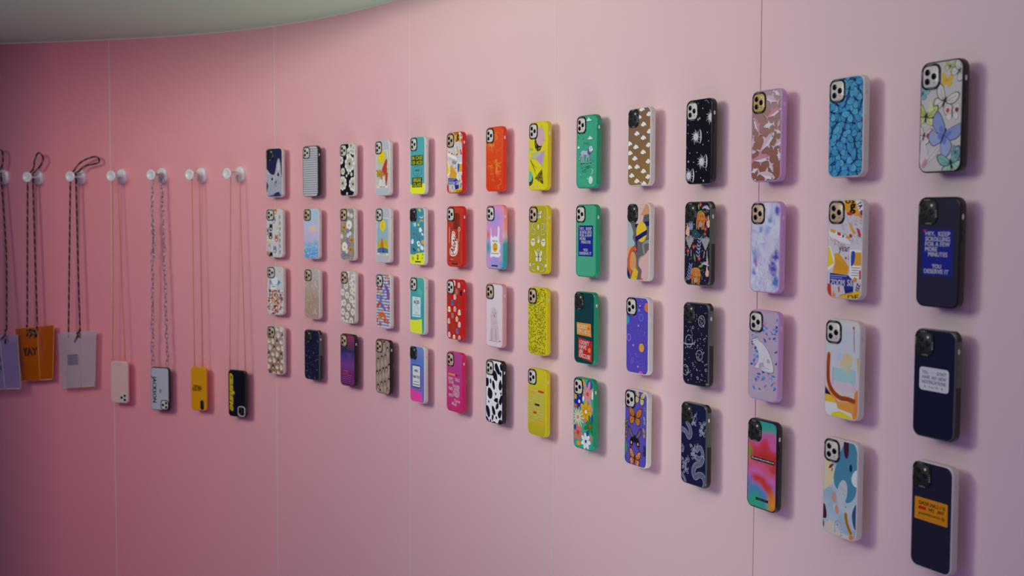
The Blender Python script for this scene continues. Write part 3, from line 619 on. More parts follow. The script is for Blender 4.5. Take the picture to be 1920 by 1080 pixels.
@design(7, 4, 'e2e2e6')
def _(a):
    K = '141424'
    for x, y, rx, ry, rot, sd in ((50, 18, 9, 15, -35, 1), (40, 38, 9, 14, -20, 2), (5, 56, 8, 13, 10, 3), (34, 62, 7, 12, -25, 4), (66, 58, 7, 12, 10, 5), (16, 84, 12, 14, -10, 6), (44, 82, 4, 4, 0, 7), (46, 98, 10, 6, 0, 8), (67, 96, 7, 14, 15, 9), (12, 106, 3, 3, 0, 10), (52, 112, 6, 9, 35, 11), (8, 130, 9, 16, -20, 12), (34, 124, 7, 13, -30, 13), (64, 130, 8, 11, 20, 14), (30, 144, 4, 9, 10, 15), (48, 142, 4, 4, 0, 16), (70, 12, 7, 8, 0, 17), (66, 30, 5, 6, 0, 18), (4, 154, 8, 8, 0, 19), (20, 153, 3, 4, 0, 20), (66, 154, 11, 9, 0, 21), (36, 158, 9, 6, 0, 22), (20, 52, 4, 6, 0, 23), (68, 78, 3, 4, 0, 24)): a.blob(x, y, rx, ry, K, sd, 7, .22, rot)
@design(8, 1, 'd6c81e')
def _(a):
    q = R_(21)
    for y in range(14, 150, 3): a.S([(52, y), (72, y)], .5, 'b8a818', joint=False) if y > 78 else None
    def terr(P_, sd, n=80):
        a.P(P_, '181818'); xs = [p[0] for p in P_]; ys = [p[1] for p in P_]; r = R_(sd); k = 0
        def ins(x, y):
            c = False
            for i in range(len(P_)):
                (x1, y1), (x2, y2) = P_[i-1], P_[i]
                if (y1 > y) != (y2 > y) and x < (x2-x1)*(y-y1)/(y2-y1)+x1: c = not c
            return c
        a.bump(); a.hold = True
        while k < n:
            x, y = r.uniform(min(xs), max(xs)), r.uniform(min(ys), max(ys)); t = r.uniform(0, PI)
            if ins(x, y) and ins(x+2*math.cos(t), y+2*math.sin(t)): a.S([(x, y), (x+2*math.cos(t), y+2*math.sin(t))], .8, 'cfc02a', joint=False); k += 1
        a.hold = False
    terr([(38+16*math.cos(PI*k/10), 46+21*math.sin(PI*k/10)) for k in range(20)], 1, 90); a.E(46, 33, 18, 22, 'c9a4ac'); a.star(58, 43, 3, '5fae98', 4, .4); a.star(64, 42, 2.5, '5fae98', 4, .4)
    a.E(4, 22, 14, 34, 'cfc23c'); a.P([(0, 60), (6, 56), (9, 60), (14, 56), (16, 62), (11, 66), (7, 62), (2, 67)], '8fb06a')
    a.P([(10, 70), (66, 66), (56, 104), (30, 86), (6, 84)], 'b8b470'); a.P([(26, 84), (64, 66), (52, 100)], 'b592be')
    for k in range(13): a.S([(14+k*4, 70-k*.2), (10+k*4, 84-k*.6)], 1.1, ('9fc0a8' if k < 5 else 'a8aed0' if k < 9 else 'b890c8'), joint=False)
    a.S([(4, 84), (26, 112)], 1, '1c1c14'); a.S([(4, 88), (30, 106)], 1, '1c1c14'); a.S([(8, 90), (30, 122)], .9, '1c1c14')
    terr([(24, 130), (54, 108), (60, 144)], 5, 110); terr([(4+13*math.cos(PI*k/8), 132+15*math.sin(PI*k/8)) for k in range(16)], 7, 50); a.E(4, 125, 10, 13, '68b0a0')
    a.leaf(14, 152, 10, 5, -40, 'd0a8a0'); a.leaf(32, 152, 9, 4, -60, 'd0a8a0'); a.star(50, 10, 4, 'b8a060', 4, .4)
def _inkset(a, col, ink):
    q = R_(31)
    def m(L, w_, c=col):
        a.S(L, w_+.9, ink); a.S(L, w_, c)
    def mb(x, y, rx, ry, sd=1, rot=0): a.blob(x, y, rx+.6, ry+.6, ink, sd, 8, .12, rot); a.blob(x, y, rx, ry, col, sd, 8, .12, rot)
    for y, s_ in ((20, 11), (118, 15)):
        a.butterfly(40, y, s_, 0, col, ink)
    for sg in (-1, 1):
        X = lambda u: 38+sg*u
        mb(X(22), 84, 9, 10, 3); a.E(X(25), 82, 2, 2.2, ink, n=8); a.E(X(19), 82, 2, 2.2, ink, n=8); a.E(X(22), 87, 1, 1.4, ink, n=6)
        m(cat([(X(14), 40), (X(24), 42), (X(22), 52), (X(12), 56), (X(16), 66), (X(28), 64)], 4), 2.6)
        m(cat([(X(30), 38), (X(30), 50), (X(34), 60)], 4), 1.8); m(cat([(X(14), 136), (X(24), 138), (X(26), 148), (X(14), 152)], 4), 2.6)
        m(cat([(X(32), 108), (X(28), 118), (X(34), 126)], 4), 1.8); a.leaf(X(8), 108, 10, 4, -30 if sg > 0 else 210, col, ink); mb(X(33), 138, 3, 5, 5); m([(X(30), 12), (X(26), 26), (X(34), 30)], 1.6)
        for k in range(6): a.E(X(q.uniform(4, 34)), q.uniform(6, 150), .8, .8, ink, n=6)
    mb(38, 48, 3.4, 7, 7); a.S([(36, 44), (36, 53)], .5, ink); mb(40, 80, 5, 7, 9); 
    for k in range(4): m([(36.5+k*2.4, 77), (36+k*2.9, 68+(k in (0, 3))*2)], 1.5)
    a.E(39, 102, 4.5, 3, col); a.E(39, 102, 2, 2, ink, n=10); mb(39, 145, 4, 6, 2)
    for x, y in ((32, 98), (46, 98), (39, 94), (30, 30), (50, 62), (28, 128), (50, 130), (10, 98), (66, 100)): a.star(x, y, 1.6, ink, 4, .3)
design(8, 2, 'aea21c')(lambda a: _inkset(a, 'dcd8c0', '5c5a30'))
@design(8, 3, 'c9bc1e')
def _(a):
    q = R_(44); occ = []
    for k in range(2600):
        if len(occ) > 255: break
        x, y = q.uniform(0, 74), q.uniform(2, 154)
        if any((x-u)**2+(y-v)**2 < 30 for u, v in occ[:24]) or any((x-u)**2+(y-v)**2 < 19 for u, v in occ): continue
        occ.append((x, y)); i = len(occ)
        if i <= 24: a.hold = i > 1; a.ring(x, y, 1.9, 2.3, 1.3, '16160e', n=10)
        else:
            an = 2.6*math.sin(x*.07+1)+2.2*math.cos(y*.06); L = [(x, y)]
            for j in range(4):
                L.append((L[-1][0]+1.7*math.cos(an+.6*math.sin(j*2.+i)), L[-1][1]+1.7*math.sin(an+.6*math.sin(j*2.+i))))
                occ_ok = True
            a.S(L, 1.4, '1c1c12')
@design(8, 4, 'c4b722')
def _(a):
    a.G(vgrad((0, 'cbbd24'), (.7, 'c2b226'), (1, 'b8a824'))); W = 'dedbb0'; q = R_(7)
    rows = [[("I'M", 0, 10), ('DOING', 12, 24), ('#c23a10', 38, 24)], [('#dd9a34', 0, 26), ('THINGS', 32, 30)], [('I', 3, 3), ('SHOULD', 10, 24), ('THINK', 39, 22)], [('IT', 0, 9), ('ABOUT', 15, 24), ('BUT', 46, 15)], [('NOW', 0, 15), ('I', 19, 3), ('AM', 27, 10), ('NOT', 43, 18)], [('SURE', 3, 16), ('#26263c', 24, 20), ('SO', 48, 14)], [('PLEASE', 0, 28), ('BE', 34, 10), ('A', 52, 8)],
            [('BIT', 0, 10), ('KIND', 16, 16), ('TO', 37, 9), ('ME', 51, 11)], [('AND', 0, 15), ('#b8360c', 18, 14), ('MAYBE', 36, 25)], [('YOU', 0, 13), ('WILL', 19, 16), ('BE', 39, 7), ('OK', 51, 10)], [('IF', 0, 6), ('A', 12, 6), ('LOT', 23, 12), ('LATE', 43, 18)], [('PLACE', 0, 26), ('#e0a030', 30, 32)]]
    for j, row in enumerate(rows):
        for t, x, w_ in row:
            y = 48+j*6.6+x*.02
            if t[0] == '#': a.R(4+x, y-.4, w_, 4.8, t[1:], 1, .8)
            else: a.T(t, 4+x, y, w_, 4.4, W, 1, bold=.035)
@design(9, 1, '3aa07a')
def _(a):
    n = vnoise(3); a.G(lambda x, y: mixc(lin('379a76'), lin('45a888'), n(x/3, y/3))); q = R_(13)
    a.animal(35, 84, 20, 4, '3c3d68', 1); a.animal(34, 83, 18.5, 4, 'b4b6cc', 1, mane='55527c'); a.E(53, 72, 6.5, 6, 'c4c6d6'); a.E(57.5, 74.5, 3.6, 2.7, 'd0d2de'); a.E(53.5, 71, 1, 1, '22203c')
    for x, y in ((26, 80), (32, 84), (40, 80), (44, 86), (22, 90), (36, 90)): a.star(x, y, 1.3, '3a3864', 4, .4)
    for x, y, w_ in ((50, 48, 16), (6, 66, 9), (44, 8, 18)): a.P([(x-w_*.6, y+3), (x-w_*.2, y-1), (x, y-w_*.3), (x+w_*.2, y-1), (x+w_*.7, y+2), (x+w_*.2, y+3.5)], 'd6dcde'); a.S([(x-w_*.6, y+5), (x+w_*.5, y+5)], .7, '2a6c66')
    for k in range(26): 
        x, y = q.uniform(4, 70), q.uniform(30, 150); a.star(x, y, q.choice([1.5, 2.2, 3.4]), q.choice(['24504c', '28466a', 'cfe0dc', '2f5460']), 4, .22)
    for x, y in ((40, 60), (44, 110), (36, 112), (26, 120)): a.S([(x-8, y), (x+8, y-1)], .8, '1f4a4a'); a.S([(x-4, y+2.5), (x+12, y+2)], .8, '1f4a4a')
    a.S([(58, 116), (62, 120), (56, 128)], 1.6, 'ccd8d8'); a.E(53.5, 140, 8, 8.6, 'c9dcd6'); a.ring(53.5, 140, 4, 5, .5, '94b8ae', 0, 20, 150); a.ring(53.5, 140, 8.3, 9, .5, '5c8c80')
def keep(a, sh=0):
    a.R(8, 44, 56, 68, '1c2686'); a.E(12, 47, 2.6, 2, 'c02848'); W = 'dcdde8'
    a.T('HEY,', 13, 48, 18, 6.2, W, bold=.035); a.T('KEEP', 37, 48, 22, 6.2, W, bold=.035); a.T('SCROLLING', 13, 55.4, 46, 6.2, W, bold=.035); a.T('FOR A FEW', 13, 62.8, 46, 6.2, W, bold=.035)
    a.T('MORE', 13, 70.2, 23, 6.2, W, bold=.035); a.T('MINUTES', 19, 77.6, 36, 6.2, W, bold=.035); a.T('YOU', 27, 95, 17, 6, W, bold=.035); a.T('DESERVE IT', 12, 102.4, 46, 6, W, bold=.035)
design(9, 2, '48a17f')(keep)
@design(9, 3, '0f3c40')
def _(a):
    a.P([(7, 67), (62, 67), (64, 96), (9, 94)], 'd78a26'); W = 'efe6dc'; a.T('SORRY', 11, 71, 38, 8.6, W, 1, bold=.035); a.star(54, 78, 3.2, 'c23c24', 9, .6); a.T("I'M LATE", 11, 82, 48, 9, W, 2, bold=.035)
    a.P([(15, 100), (67, 106), (67, 151), (14, 144)], 'bf2626')
    for t, y, w_ in (("I DON'T", 106, 38), ('HAVE', 116, 28), ('AN', 126, 14), ('EXCUSE', 136, 43)): a.T(t, 18, y, w_, 8.6, W, 4, bold=.035)
    a.E(57, 126, 5.2, 5.6, 'd9862a')
@design(9, 4, '3da28b')
def _(a):
    a.E(60, 12, 12, 12, '2458a0')
    for x, y, r, n, p, c, w_, rt, cr in ((52, 32, 30, 8, 'd48a8c', 'cc4434', .16, .3, .16), (20, 52, 20, 5, '1f2b90', 'e4e6ea', .32, .5, .2), (46, 72, 25, 7, 'e0a122', 'ece6d2', .25, .2, .17), (15, 88, 25, 14, 'd8d0a8', 'cc7c74', .075, 0, .18), (62, 102, 25, 7, '2a7f3a', 'cc4a34', .2, .1, .15), (16, 122, 20, 6, 'd27468', 'b83a2c', .3, .2, .22), (46, 138, 19, 7, 'e2e6e6', '23308c', .26, .1, .19)):
        a.flower(x, y, r, n, p, c, w_, cr, rt)
    for x, y, rx, ry, c in ((6, 42, 4, 6, 'd8a024'), (36, 44, 4, 6, 'e4e4de'), (8, 64, 5, 5, 'c84c34'), (68, 64, 5, 6, 'd48a6c'), (42, 92, 8, 4, 'd47a74'), (4, 112, 5, 6, '2348a8'), (52, 120, 5, 6, '2348a8'), (66, 130, 4, 9, 'cc7a68'), (18, 146, 8, 5, 'dca024'), (70, 84, 4, 10, '2348a8'), (71, 32, 3, 10, 'e8ecea'), (36, 8, 4, 8, 'e0a122')): a.E(x, y, rx, ry, c)
@design(10, 1, '8a6a48')
def _(a):
    n = vnoise(5); a.G(lambda x, y: mixc(mixc(lin('806450'), lin('8f6d3c'), y/PH+(n(x/30, y/30)-.5)*.4), lin('a07830'), .5*max(0, x/74-.4)*y/PH))  # brown gradient stands in for the room reflected in the mirror back
    for x, y in ((44, 2), (68, 14), (34, 18), (50, 34), (70, 50), (28, 52), (3, 72), (50, 62), (25, 80), (68, 78), (50, 92), (5, 92), (22, 104), (68, 112), (30, 122), (4, 122), (12, 140), (52, 132), (68, 144), (30, 152), (4, 168), (54, 158), (14, 2)):
        y *= .97; x += .5
        for dx, dy, r in ((-4.5, 1, 3.6), (0, -2.6, 4.2), (4, -.6, 3.6), (0, 2, 4.2), (7, 1.6, 2.4), (-1.5, .5, 4)): a.E(x+dx*1.05, y+dy*.8, r*1.0, r*.74, 'ece9e2', n=10)
    a.R(43, 149, 4, 3, 'd8c8a0')
@design(10, 2, '6b6260')
def _(a):
    a.P([(24, -2), (62, -2), (52, 34), (46, 50), (30, 42)], 'd3b4b0'); a.P([(62, 0), (76, -4), (76, 20), (42, 24)], 'cf9668'); a.P([(58, 26), (76, 22), (76, 46), (58, 50)], '5a5660'); a.P([(24, 42), (76, 34), (76, 44), (26, 48)], '1d2360')
    a.P(cat([(-4, 36), (8, 38), (16, 50), (20, 60), (18, 70), (26, 82), (18, 88), (4, 90), (-4, 86)], 4, True), 'a4b4ba'); a.E(48, 57, 18, 21, 'e0bc32'); a.P([(26, 68), (66, 52), (66, 62), (28, 78)], '1a2168'); a.R(30, 76, 4, 22, '2c2c5c')
    a.P([(-2, 90), (16, 88), (20, 94), (6, 110), (-2, 112)], 'd4a080'); a.E(19, 118, 12, 20, 'd2955e'); a.ring(20, 117, 15, 26, 7.5, 'd05a28', 8, 95, 300)
    a.S(cat([(76, 76), (60, 78), (54, 84), (56, 96), (58, 106), (46, 110), (40, 116), (42, 126)], 4), 5.5, 'a8bcbe')
    a.P(cat([(76, 96), (60, 104), (44, 112), (40, 126), (50, 136), (48, 148), (52, 160), (80, 160)], 4, True), 'd5aaa8'); a.P([(24, 130), (38, 138), (32, 160), (10, 160)], 'd9b62e'); a.S([(28, 150), (32, 150)], 1, '3a3420'); a.P([(32, 122), (36, 136), (28, 132)], '8a8a3a'); a.P([(-2, 126), (8, 144), (10, 160), (-4, 160)], '1c2052'); a.blob(48, 156, 5, 4, 'c85a2c', 2)
@design(10, 3, '5648b4')
def _(a):
    q = R_(14)
    a.P([(40, 14), (48, 14), (54, 20), (42, 22)], '3c34a8'); a.star(43, 25, 5, '7f88cc', 4, .45, .4)
    for x, y, rx, ry, c in ((2, 48, 8, 9, '2f98a2'), (70, 18, 9, 9.5, 'd07838'), (52, 102, 8.6, 9, 'd9a22a'), (50, 158, 9, 8, 'cf58b4')): a.E(x, y, rx, ry, c)
    a.ring(50, 40, 6.6, 7, 1.3, '5f8fd0'); a.ring(8, 84, 6, 7, 1.3, 'b290d8'); a.ring(6, 122, 7, 9, 1, '8c60c8', 0, -80, 20)
    for x, y in ((46, 16), (41, 57), (24, 99), (40, 142)): a.E(x, y, 2.1, 2.2, 'd8b088', n=10)
    for L in ([(50, 2), (52, 6), (56, 5)], [(58, 76), (62, 74), (60, 70), (64, 68)], [(28, 116), (34, 116), (36, 122), (40, 121)], [(20, 138), (26, 126)], [(16, 134), (21, 124)], [(26, 42), (30, 36)]): a.S(L, 1.1, 'b070b8')
    for k in range(34): a.hold = True; a.E(q.choice([q.gauss(28, 9), q.gauss(56, 8)]), q.choice([q.gauss(68, 7), q.gauss(136, 8)]), .8, .8, q.choice(['3f8cc4', '58a4d0', '9a68c8']), n=6)
@design(10, 4, '5c50ac')
def _(a):
    a.butterfly(34, 54, 21, 4, 'c8742c', '2a1814', spots=None); a.butterfly(50, 12, 17, 10, 'cdb890', '2a1e20'); 
    for sg in (-1, 1):
        X = lambda u: 34+sg*u
        a.P(cat([(X(2), 98), (X(8), 88), (X(18), 76), (X(23), 76), (X(22), 86), (X(12), 100)], 3, True), '4a3444'); a.P(cat([(X(5), 97), (X(11), 88), (X(19), 79), (X(20), 86), (X(12), 97)], 3, True), '75606c')
        a.P(cat([(X(2), 98), (X(12), 99), (X(17), 108), (X(15), 120), (X(9), 118), (X(4), 108)], 3, True), '201426'); a.E(X(11.5), 110, 2.8, 3.4, 'c8b090', n=8); a.E(X(12), 117, 2.4, 1.8, 'a04858', n=8); a.S([(X(14), 118), (X(17), 126)], 1.2, '201426')
    a.E(34, 101, 3, 9, '181020'); a.butterfly(35, 141, 19, 6, 'c97848', '3a1c18', spots='e0c8a8')
    a.butterfly(-2, 72, 11, 10, '5c6038', '282a1c', spots='b8b060'); a.butterfly(-1, 96, 10, 0, '7c5c50', '3a2a28', spots='c8a080'); a.E(3, 122, 6, 12, '4f8f70'); a.S([(3, 112), (3, 132)], 1, '2a5c48'); a.E(1, 148, 5, 8, '4a5484')
    a.butterfly(73, 84, 12, 0, '9c8c88', '40384c', spots='c07030'); a.butterfly(73, 58, 10, 0, '8c90ac', '50547c'); a.butterfly(75, 124, 12, 20, '3a3a64', '20203c'); a.butterfly(72, 34, 6, 0, '8088b8', '3c4070')
def sunmoon(a, x, y, s):
    W = 'c6c6cc'; a.hold = False
    for k in range(14):
        t = 2*PI*k/14; r = s*(1.0 if k % 2 else 1.25); a.hold = k > 0
        a.S([(x+s*.42*math.cos(t), y+s*.42*math.sin(t)), (x+r*.75*math.cos(t+.12), y+r*.75*math.sin(t+.12)), (x+r*math.cos(t), y+r*math.sin(t))], [s*.2, s*.1, s*.03], W)
    a.hold = False; a.E(x, y, s*.5, s*.5, 'd0d0d4'); 
    for dx in (-.17, .17): a.E(x+dx*s, y-.1*s, s*.06, s*.04, '33333c', n=6)
    a.S([(x, y-.08*s), (x-.04*s, y+.12*s)], s*.04, '55555e'); a.S([(x-.12*s, y+.24*s), (x+.12*s, y+.24*s)], s*.05, '44444e')
    L = [(x+s*(1.05+.55*math.sin(t))-s*.15, y-s*1.15*math.cos(t)) for t in [PI*k/12 for k in range(13)]]; M = [(x+s*(1.05+.22*math.sin(t))-s*.15, y-s*1.15*math.cos(t)) for t in [PI*k/12 for k in range(12, -1, -1)]]
    a.P(L+M[1:-1], 'bcbcc4')
@design(11, 1, '0e0e18')
def _(a):
    sunmoon(a, 28, 68, 12); sunmoon(a, 46, 116, 12); sunmoon(a, 7, 141, 12); a.hold = False
    x, y, s = 72, 34, 12; sunmoon(a, x, y, s); q = R_(4)
    for x, y in ((34, 6), (48, 16), (62, 62), (50, 84), (10, 98), (32, 98), (22, 116), (30, 134), (60, 132), (44, 146), (4, 60), (4, 44), (66, 78)): a.E(x, y, 1, 1.2, 'c8c8cc', n=8)
    for x, y in ((39, 34), (6, 114), (34, 36), (52, 152)): a.star(x, y, 3, 'b8b8c0', 5, .45)
    a.S([(54, 2), (60, 2), (66, 8)], .8, 'a0a0aa'); a.S([(0, 84), (2, 90)], .8, 'a0a0aa')
@design(11, 2, '1d1f30')
def _(a):
    q = R_(17)
    for k in range(40): a.leaf(q.uniform(0, 74), q.uniform(0, 154), q.uniform(9, 16), 4, q.uniform(0, 360), q.choice(['3a4032', '2f4a48', '46403a', '6a7048', '2a3c40']), '5a5c48')
    for x, y, f in ((46, 28, 1), (34, 134, 1)):
        a.P(cat([(x-12, y-8), (x+8, y-10), (x+14, y), (x+12, y+10), (x-8, y+10), (x-14, y+4)], 3, True), 'c8823a')
        for dx in (-10, -4, 6, 11): a.S([(x+dx, y+6), (x+dx-1, y+22)], [5, 3], 'c47c38')
        for k in range(34): a.hold = k > 0; a.E(x+q.uniform(-11, 11), y+q.uniform(-8, 10), .9, .7, '5a2c18', n=6)
        a.hold = False; a.E(x, y+14, 3.6, 5, 'a8a0a0'); a.S([(x, y+10), (x, y+22)], .8, '484048')
    for x, y, s in ((14, 76, 1), (62, 78, -1)):
        for k in range(9): t = (-50+k*13)*s; a.S([(x, y+12), (x+15*math.sin(math.radians(t)), y-13*math.cos(math.radians(t)))], [1, 3.2], 'a8a6a6' if k % 2 else '87858a')
        a.S([(x-3, y+14), (x-5, y+26)], 1.5, 'c4c0c0'); a.S([(x+5, y+14), (x+5, y+26)], 1.5, 'c4c0c0')
    for x0, y0, x1, y1, c in ((40, 104, 46, 64, '8c94c0'), (12, 148, 20, 116, '7c86b8'), (18, 52, 16, 40, '8c94c0')):
        n = 6
        for k in range(n):
            u = k/n; x, y = x0+(x1-x0)*u, y0+(y1-y0)*u
            for sg in (-1, 1): a.leaf(x, y, 9, 3, -90+sg*42, c)
    for x, y, r in ((8, 55, 9), (70, 40, 8), (68, 132, 7), (68, 112, 4)): a.blob(x, y, r*.7, r, 'd8ae94', int(x), 7, .2); a.P([(x-3, y-r), (x, y-r-9), (x+2, y-r+1)], 'd8ae94')
    for x, y in ((62, 50), (27, 84), (44, 106), (60, 60), (20, 142), (64, 32), (10, 92), (46, 4)): a.flower(x, y, 4.6, 6, 'b4402c', 'e0a060', .4, .3)
    for x, y in ((58, 10), (58, 116)):
        for k in range(7): t = math.radians(-60+k*22); a.S([(x, y), (x+11*math.sin(t)+4, y-9*math.cos(t)+5)], [1, 2.6], 'b4b2c4')
    a.blob(34, 60, 12, 8, '244c52', 5); a.blob(56, 63, 6, 4, '244c52', 6); a.leaf(36, 20, 17, 5, -15, '8a9440', '5c6830'); a.leaf(42, 122, 15, 5, -15, '8a9440', '5c6830'); a.leaf(28, 96, 17, 5, 75, '7d8a48', '4c5830'); a.leaf(40, 2, 12, 4, 80, '8a9440'); a.leaf(8, 72, 12, 4, -60, '7d8a48')
    for k in range(60): a.hold = k > 0; a.E(q.uniform(0, 74), q.uniform(0, 154), .9, .9, q.choice(['c8a888', 'b85038', 'd8d0c0']), n=6)
@design(11, 3, '191a30')
def _(a):
    W = 'b9bac2'; q = R_(23)
    for x, y, r in ((54, 32, 9.5), (16, 73, 10.5), (48, 98, 9), (6, 130, 9)): a.ring(x, y, r, r*1.12, .9, W)
    a.ring(16, 75, 19, 5, .9, W, -4, -20, 200); a.ring(16, 75, 16, 3.4, .7, W, -4, -10, 190); a.S([(12, 128), (20, 134), (8, 136)], .9, W)
    for L in ([(48, 26), (54, 28), (50, 34), (58, 36)], [(52, 24), (60, 30)], [(50, 38), (58, 40)]): a.S(cat(L, 3), .8, W)
    for L in ([(44, 95), (46, 95)], [(51, 95), (53, 95)], [(48, 96), (47, 100)], [(45, 103), (48, 106), (51, 103)], [(36, 95), (39, 97)], [(58, 95), (61, 92)]): a.S(L, .8, W)
    for k in range(90): a.hold = True; a.E(q.uniform(3, 71), q.uniform(4, 152), .75, .85, W, n=6)
    for k in range(28): a.star(q.uniform(3, 71), q.uniform(44, 152), 2.6, W, 4, .2)
    a.hold = False
    for x, y in ((28, 46), (68, 124), (44, 142)): a.ring(x, y, 2.3, 2.6, .8, W)
@design(11, 4, '1b1d42')
def _(a):
    W = 'a2a6b8'; I = '4a4e78'
    def body(L, wd):
        a.S(cat(L, 5), wd, W); a.S(cat(L, 5), wd*.62 if not isinstance(wd, list) else wd, I); a.S(cat(L, 5), wd*.5, '8b90a8')
        P_ = cat(L, 5)
        for k in range(0, len(P_)-1): a.hold = k > 0; (x0, y0), (x1, y1) = P_[k], P_[k+1]; d = math.hypot(x1-x0, y1-y0)+1e-6; nx, ny = -(y1-y0)/d*wd*.25, (x1-x0)/d*wd*.25; a.S([(x0-nx, y0-ny), (x0+nx, y0+ny)], .5, I, joint=False)
        a.hold = False
    def head(x, y, s, q):
        for k in range(26): r = R_(k+q); px, py = x+r.uniform(-1, 1)*s, y+r.uniform(-1, 1)*s*1.5; a.ring(px, py, s*.24, s*.22, .9, W, r.uniform(0, 360), 0, 260, 8)
        for k in range(9): r = R_(k+q+50); px, py = x+r.uniform(-1, 1)*s, y+r.uniform(-1, 1)*s*1.5; a.S(cat([(px, py), (px+s*.4, py-s*.3), (px+s*.5, py-s*.9)], 3), .9, W)
    body([(-4, 52), (12, 56), (22, 66), (28, 58), (24, 46), (16, 38)], 10); head(36, 30, 7, 1); head(62, 44, 9, 5); head(38, 92, 10, 9); head(12, 122, 10, 14)
    body([(48, 88), (58, 80), (66, 92), (58, 102), (46, 100)], 9); body([(66, 100), (60, 110), (44, 118), (38, 130), (44, 140), (54, 134), (66, 134), (74, 146), (70, 158)], 12); body([(-2, 84), (6, 88), (4, 96)], 6); body([(0, 140), (10, 148), (14, 158)], 7)
@design(12, 1, '9a7468')
def _(a):
    a.G(vgrad((0, 'ab9692'), (.3, 'a07e74'), (.7, '946454'), (1, '8e5a48'))); T, B = 'cdb2bc', 'd8d2d6'  # copper gradient paints in the reflection of the room
    for x, y, s, r, t, f in ((50, 16, 17, 20, T, -1), (54, 40, 18, -22, 'c58a9c', 1), (12, 60, 16, 65, 'c890a0', -1), (44, 60, 12, -8, B, -1), (38, 90, 22, -42, T, 1), (68, 92, 14, -30, T, 1), (22, 117, 22, -6, 'c4849a', 1), (50, 130, 11, 60, T, 1), (38, 146, 20, 12, T, 1), (6, 138, 9, -20, B, 1), (70, 112, 9, 80, B, 1), (2, 86, 10, 100, T, 1), (66, 72, 8, 20, B, 1), (68, 60, 8, -70, 'c890a0', 1), (62, 6, 9, 30, B, 1), (6, 160, 8, -60, B, 1), (2, 104, 8, 0, T, 1)): a.shark(x, y, s*1.22, r, t, B, f)
@design(12, 2, 'ccd0e0')
def _(a):
    n1, n2, n3 = vnoise(31), vnoise(32), vnoise(33)
    def g(x, y):
        c = mixc(lin('d0d4e2'), lin('c2bed8'), n1(x/14, y/20)); wv = n2(x/9+n1(x/20, y/20)*3, y/24+n3(x/15, y/15)*2); c = mixc(c, lin('8c86c0'), max(0, 1-abs(wv-.5)*10)*.55)
        for cx, cy, rx, ry, col in ((66, 92, 10, 14, '3c3c9c'), (60, 112, 14, 16, '5a4aa4'), (64, 136, 10, 12, '4878b8'), (68, 14, 8, 10, '4c58b0'), (50, 32, 7, 6, '6480c0'), (12, 92, 10, 16, '8aa4d4'), (14, 104, 4, 10, 'a05cb0'), (8, 122, 5, 8, '5a7cc4'), (26, 48, 6, 6, '7c94cc'), (42, 48, 8, 8, '98a8d4')):
            d = math.hypot((x-cx)/rx, (y-cy)/ry)+(n3(x/5, y/5)-.5)*.9; c = mixc(lin(col), c, max(0, min(1, d*1.1-.35)))
        return c
    a.G(g); q = R_(5)
    for k in range(16): x, y = q.uniform(4, 70), q.uniform(60, 140); a.S(cat([(x, y), (x+q.uniform(-5, 5), y+6), (x+q.uniform(-6, 6), y+14)], 4), .5, q.choice(['a0709c', '7c70b0', 'b88ab0', '404090']), joint=False)
    for k in range(60): a.hold = k > 0; a.E(q.gauss(58, 8), q.gauss(118, 12), .6, .6, q.choice(['2c2c88', '9c7cc0', 'e0e0f0']), n=5)
@design(12, 3, 'b5a4b8')
def _(a):
    q = R_(19)
    for k in range(105):
        x, y = q.uniform(2, 70), q.uniform(14, 138)
        if 8 < x < 66 and 50 < y < 104 and not (x < 20 and y > 66): continue
        a.leaf(x, y, q.uniform(6, 12), q.uniform(3, 5.5), q.uniform(-50, 50), q.choice(['2f70bc', '4a8cd0', '2c48a4', '5fa0d0', 'c488b0', '3c64c0', '7870c0']), None)
    for k in range(28): a.star(q.uniform(2, 72), q.uniform(10, 150), 1.8, 'dcd8e4', 4, .3)
    W = 'd2ced4'; O = '6c6470'
    P_ = cat([(7, 53), (13, 50), (20, 49), (27, 53), (36, 56), (48, 66), (58, 80), (64, 94), (64, 104), (52, 106), (36, 104), (34, 99), (40, 97), (36, 90), (28, 94), (27, 101), (17, 101), (17, 97), (23, 92), (26, 80), (22, 68), (16, 61), (9, 59)], 4, True)
    a.P([(36+(x-36)*1.035, 78+(y-78)*1.03) for x, y in P_], O); a.P(P_, W); a.S(cat([(42, 80), (38, 90), (42, 98), (54, 100)], 4), .7, '8c8490'); a.S(cat([(36, 100), (50, 105), (62, 103)], 3), .7, '8c8490'); a.E(51, 86, 4.5, 4, 'b4a4ac')
    a.E(8, 55.5, 2, 1.5, '2a2228'); a.E(16, 53, .9, .9, '2a2228'); a.E(21, 49.5, 2.2, 2.2, 'c0bac2'); a.S([(9, 58), (14, 59)], .6, '4a4048')
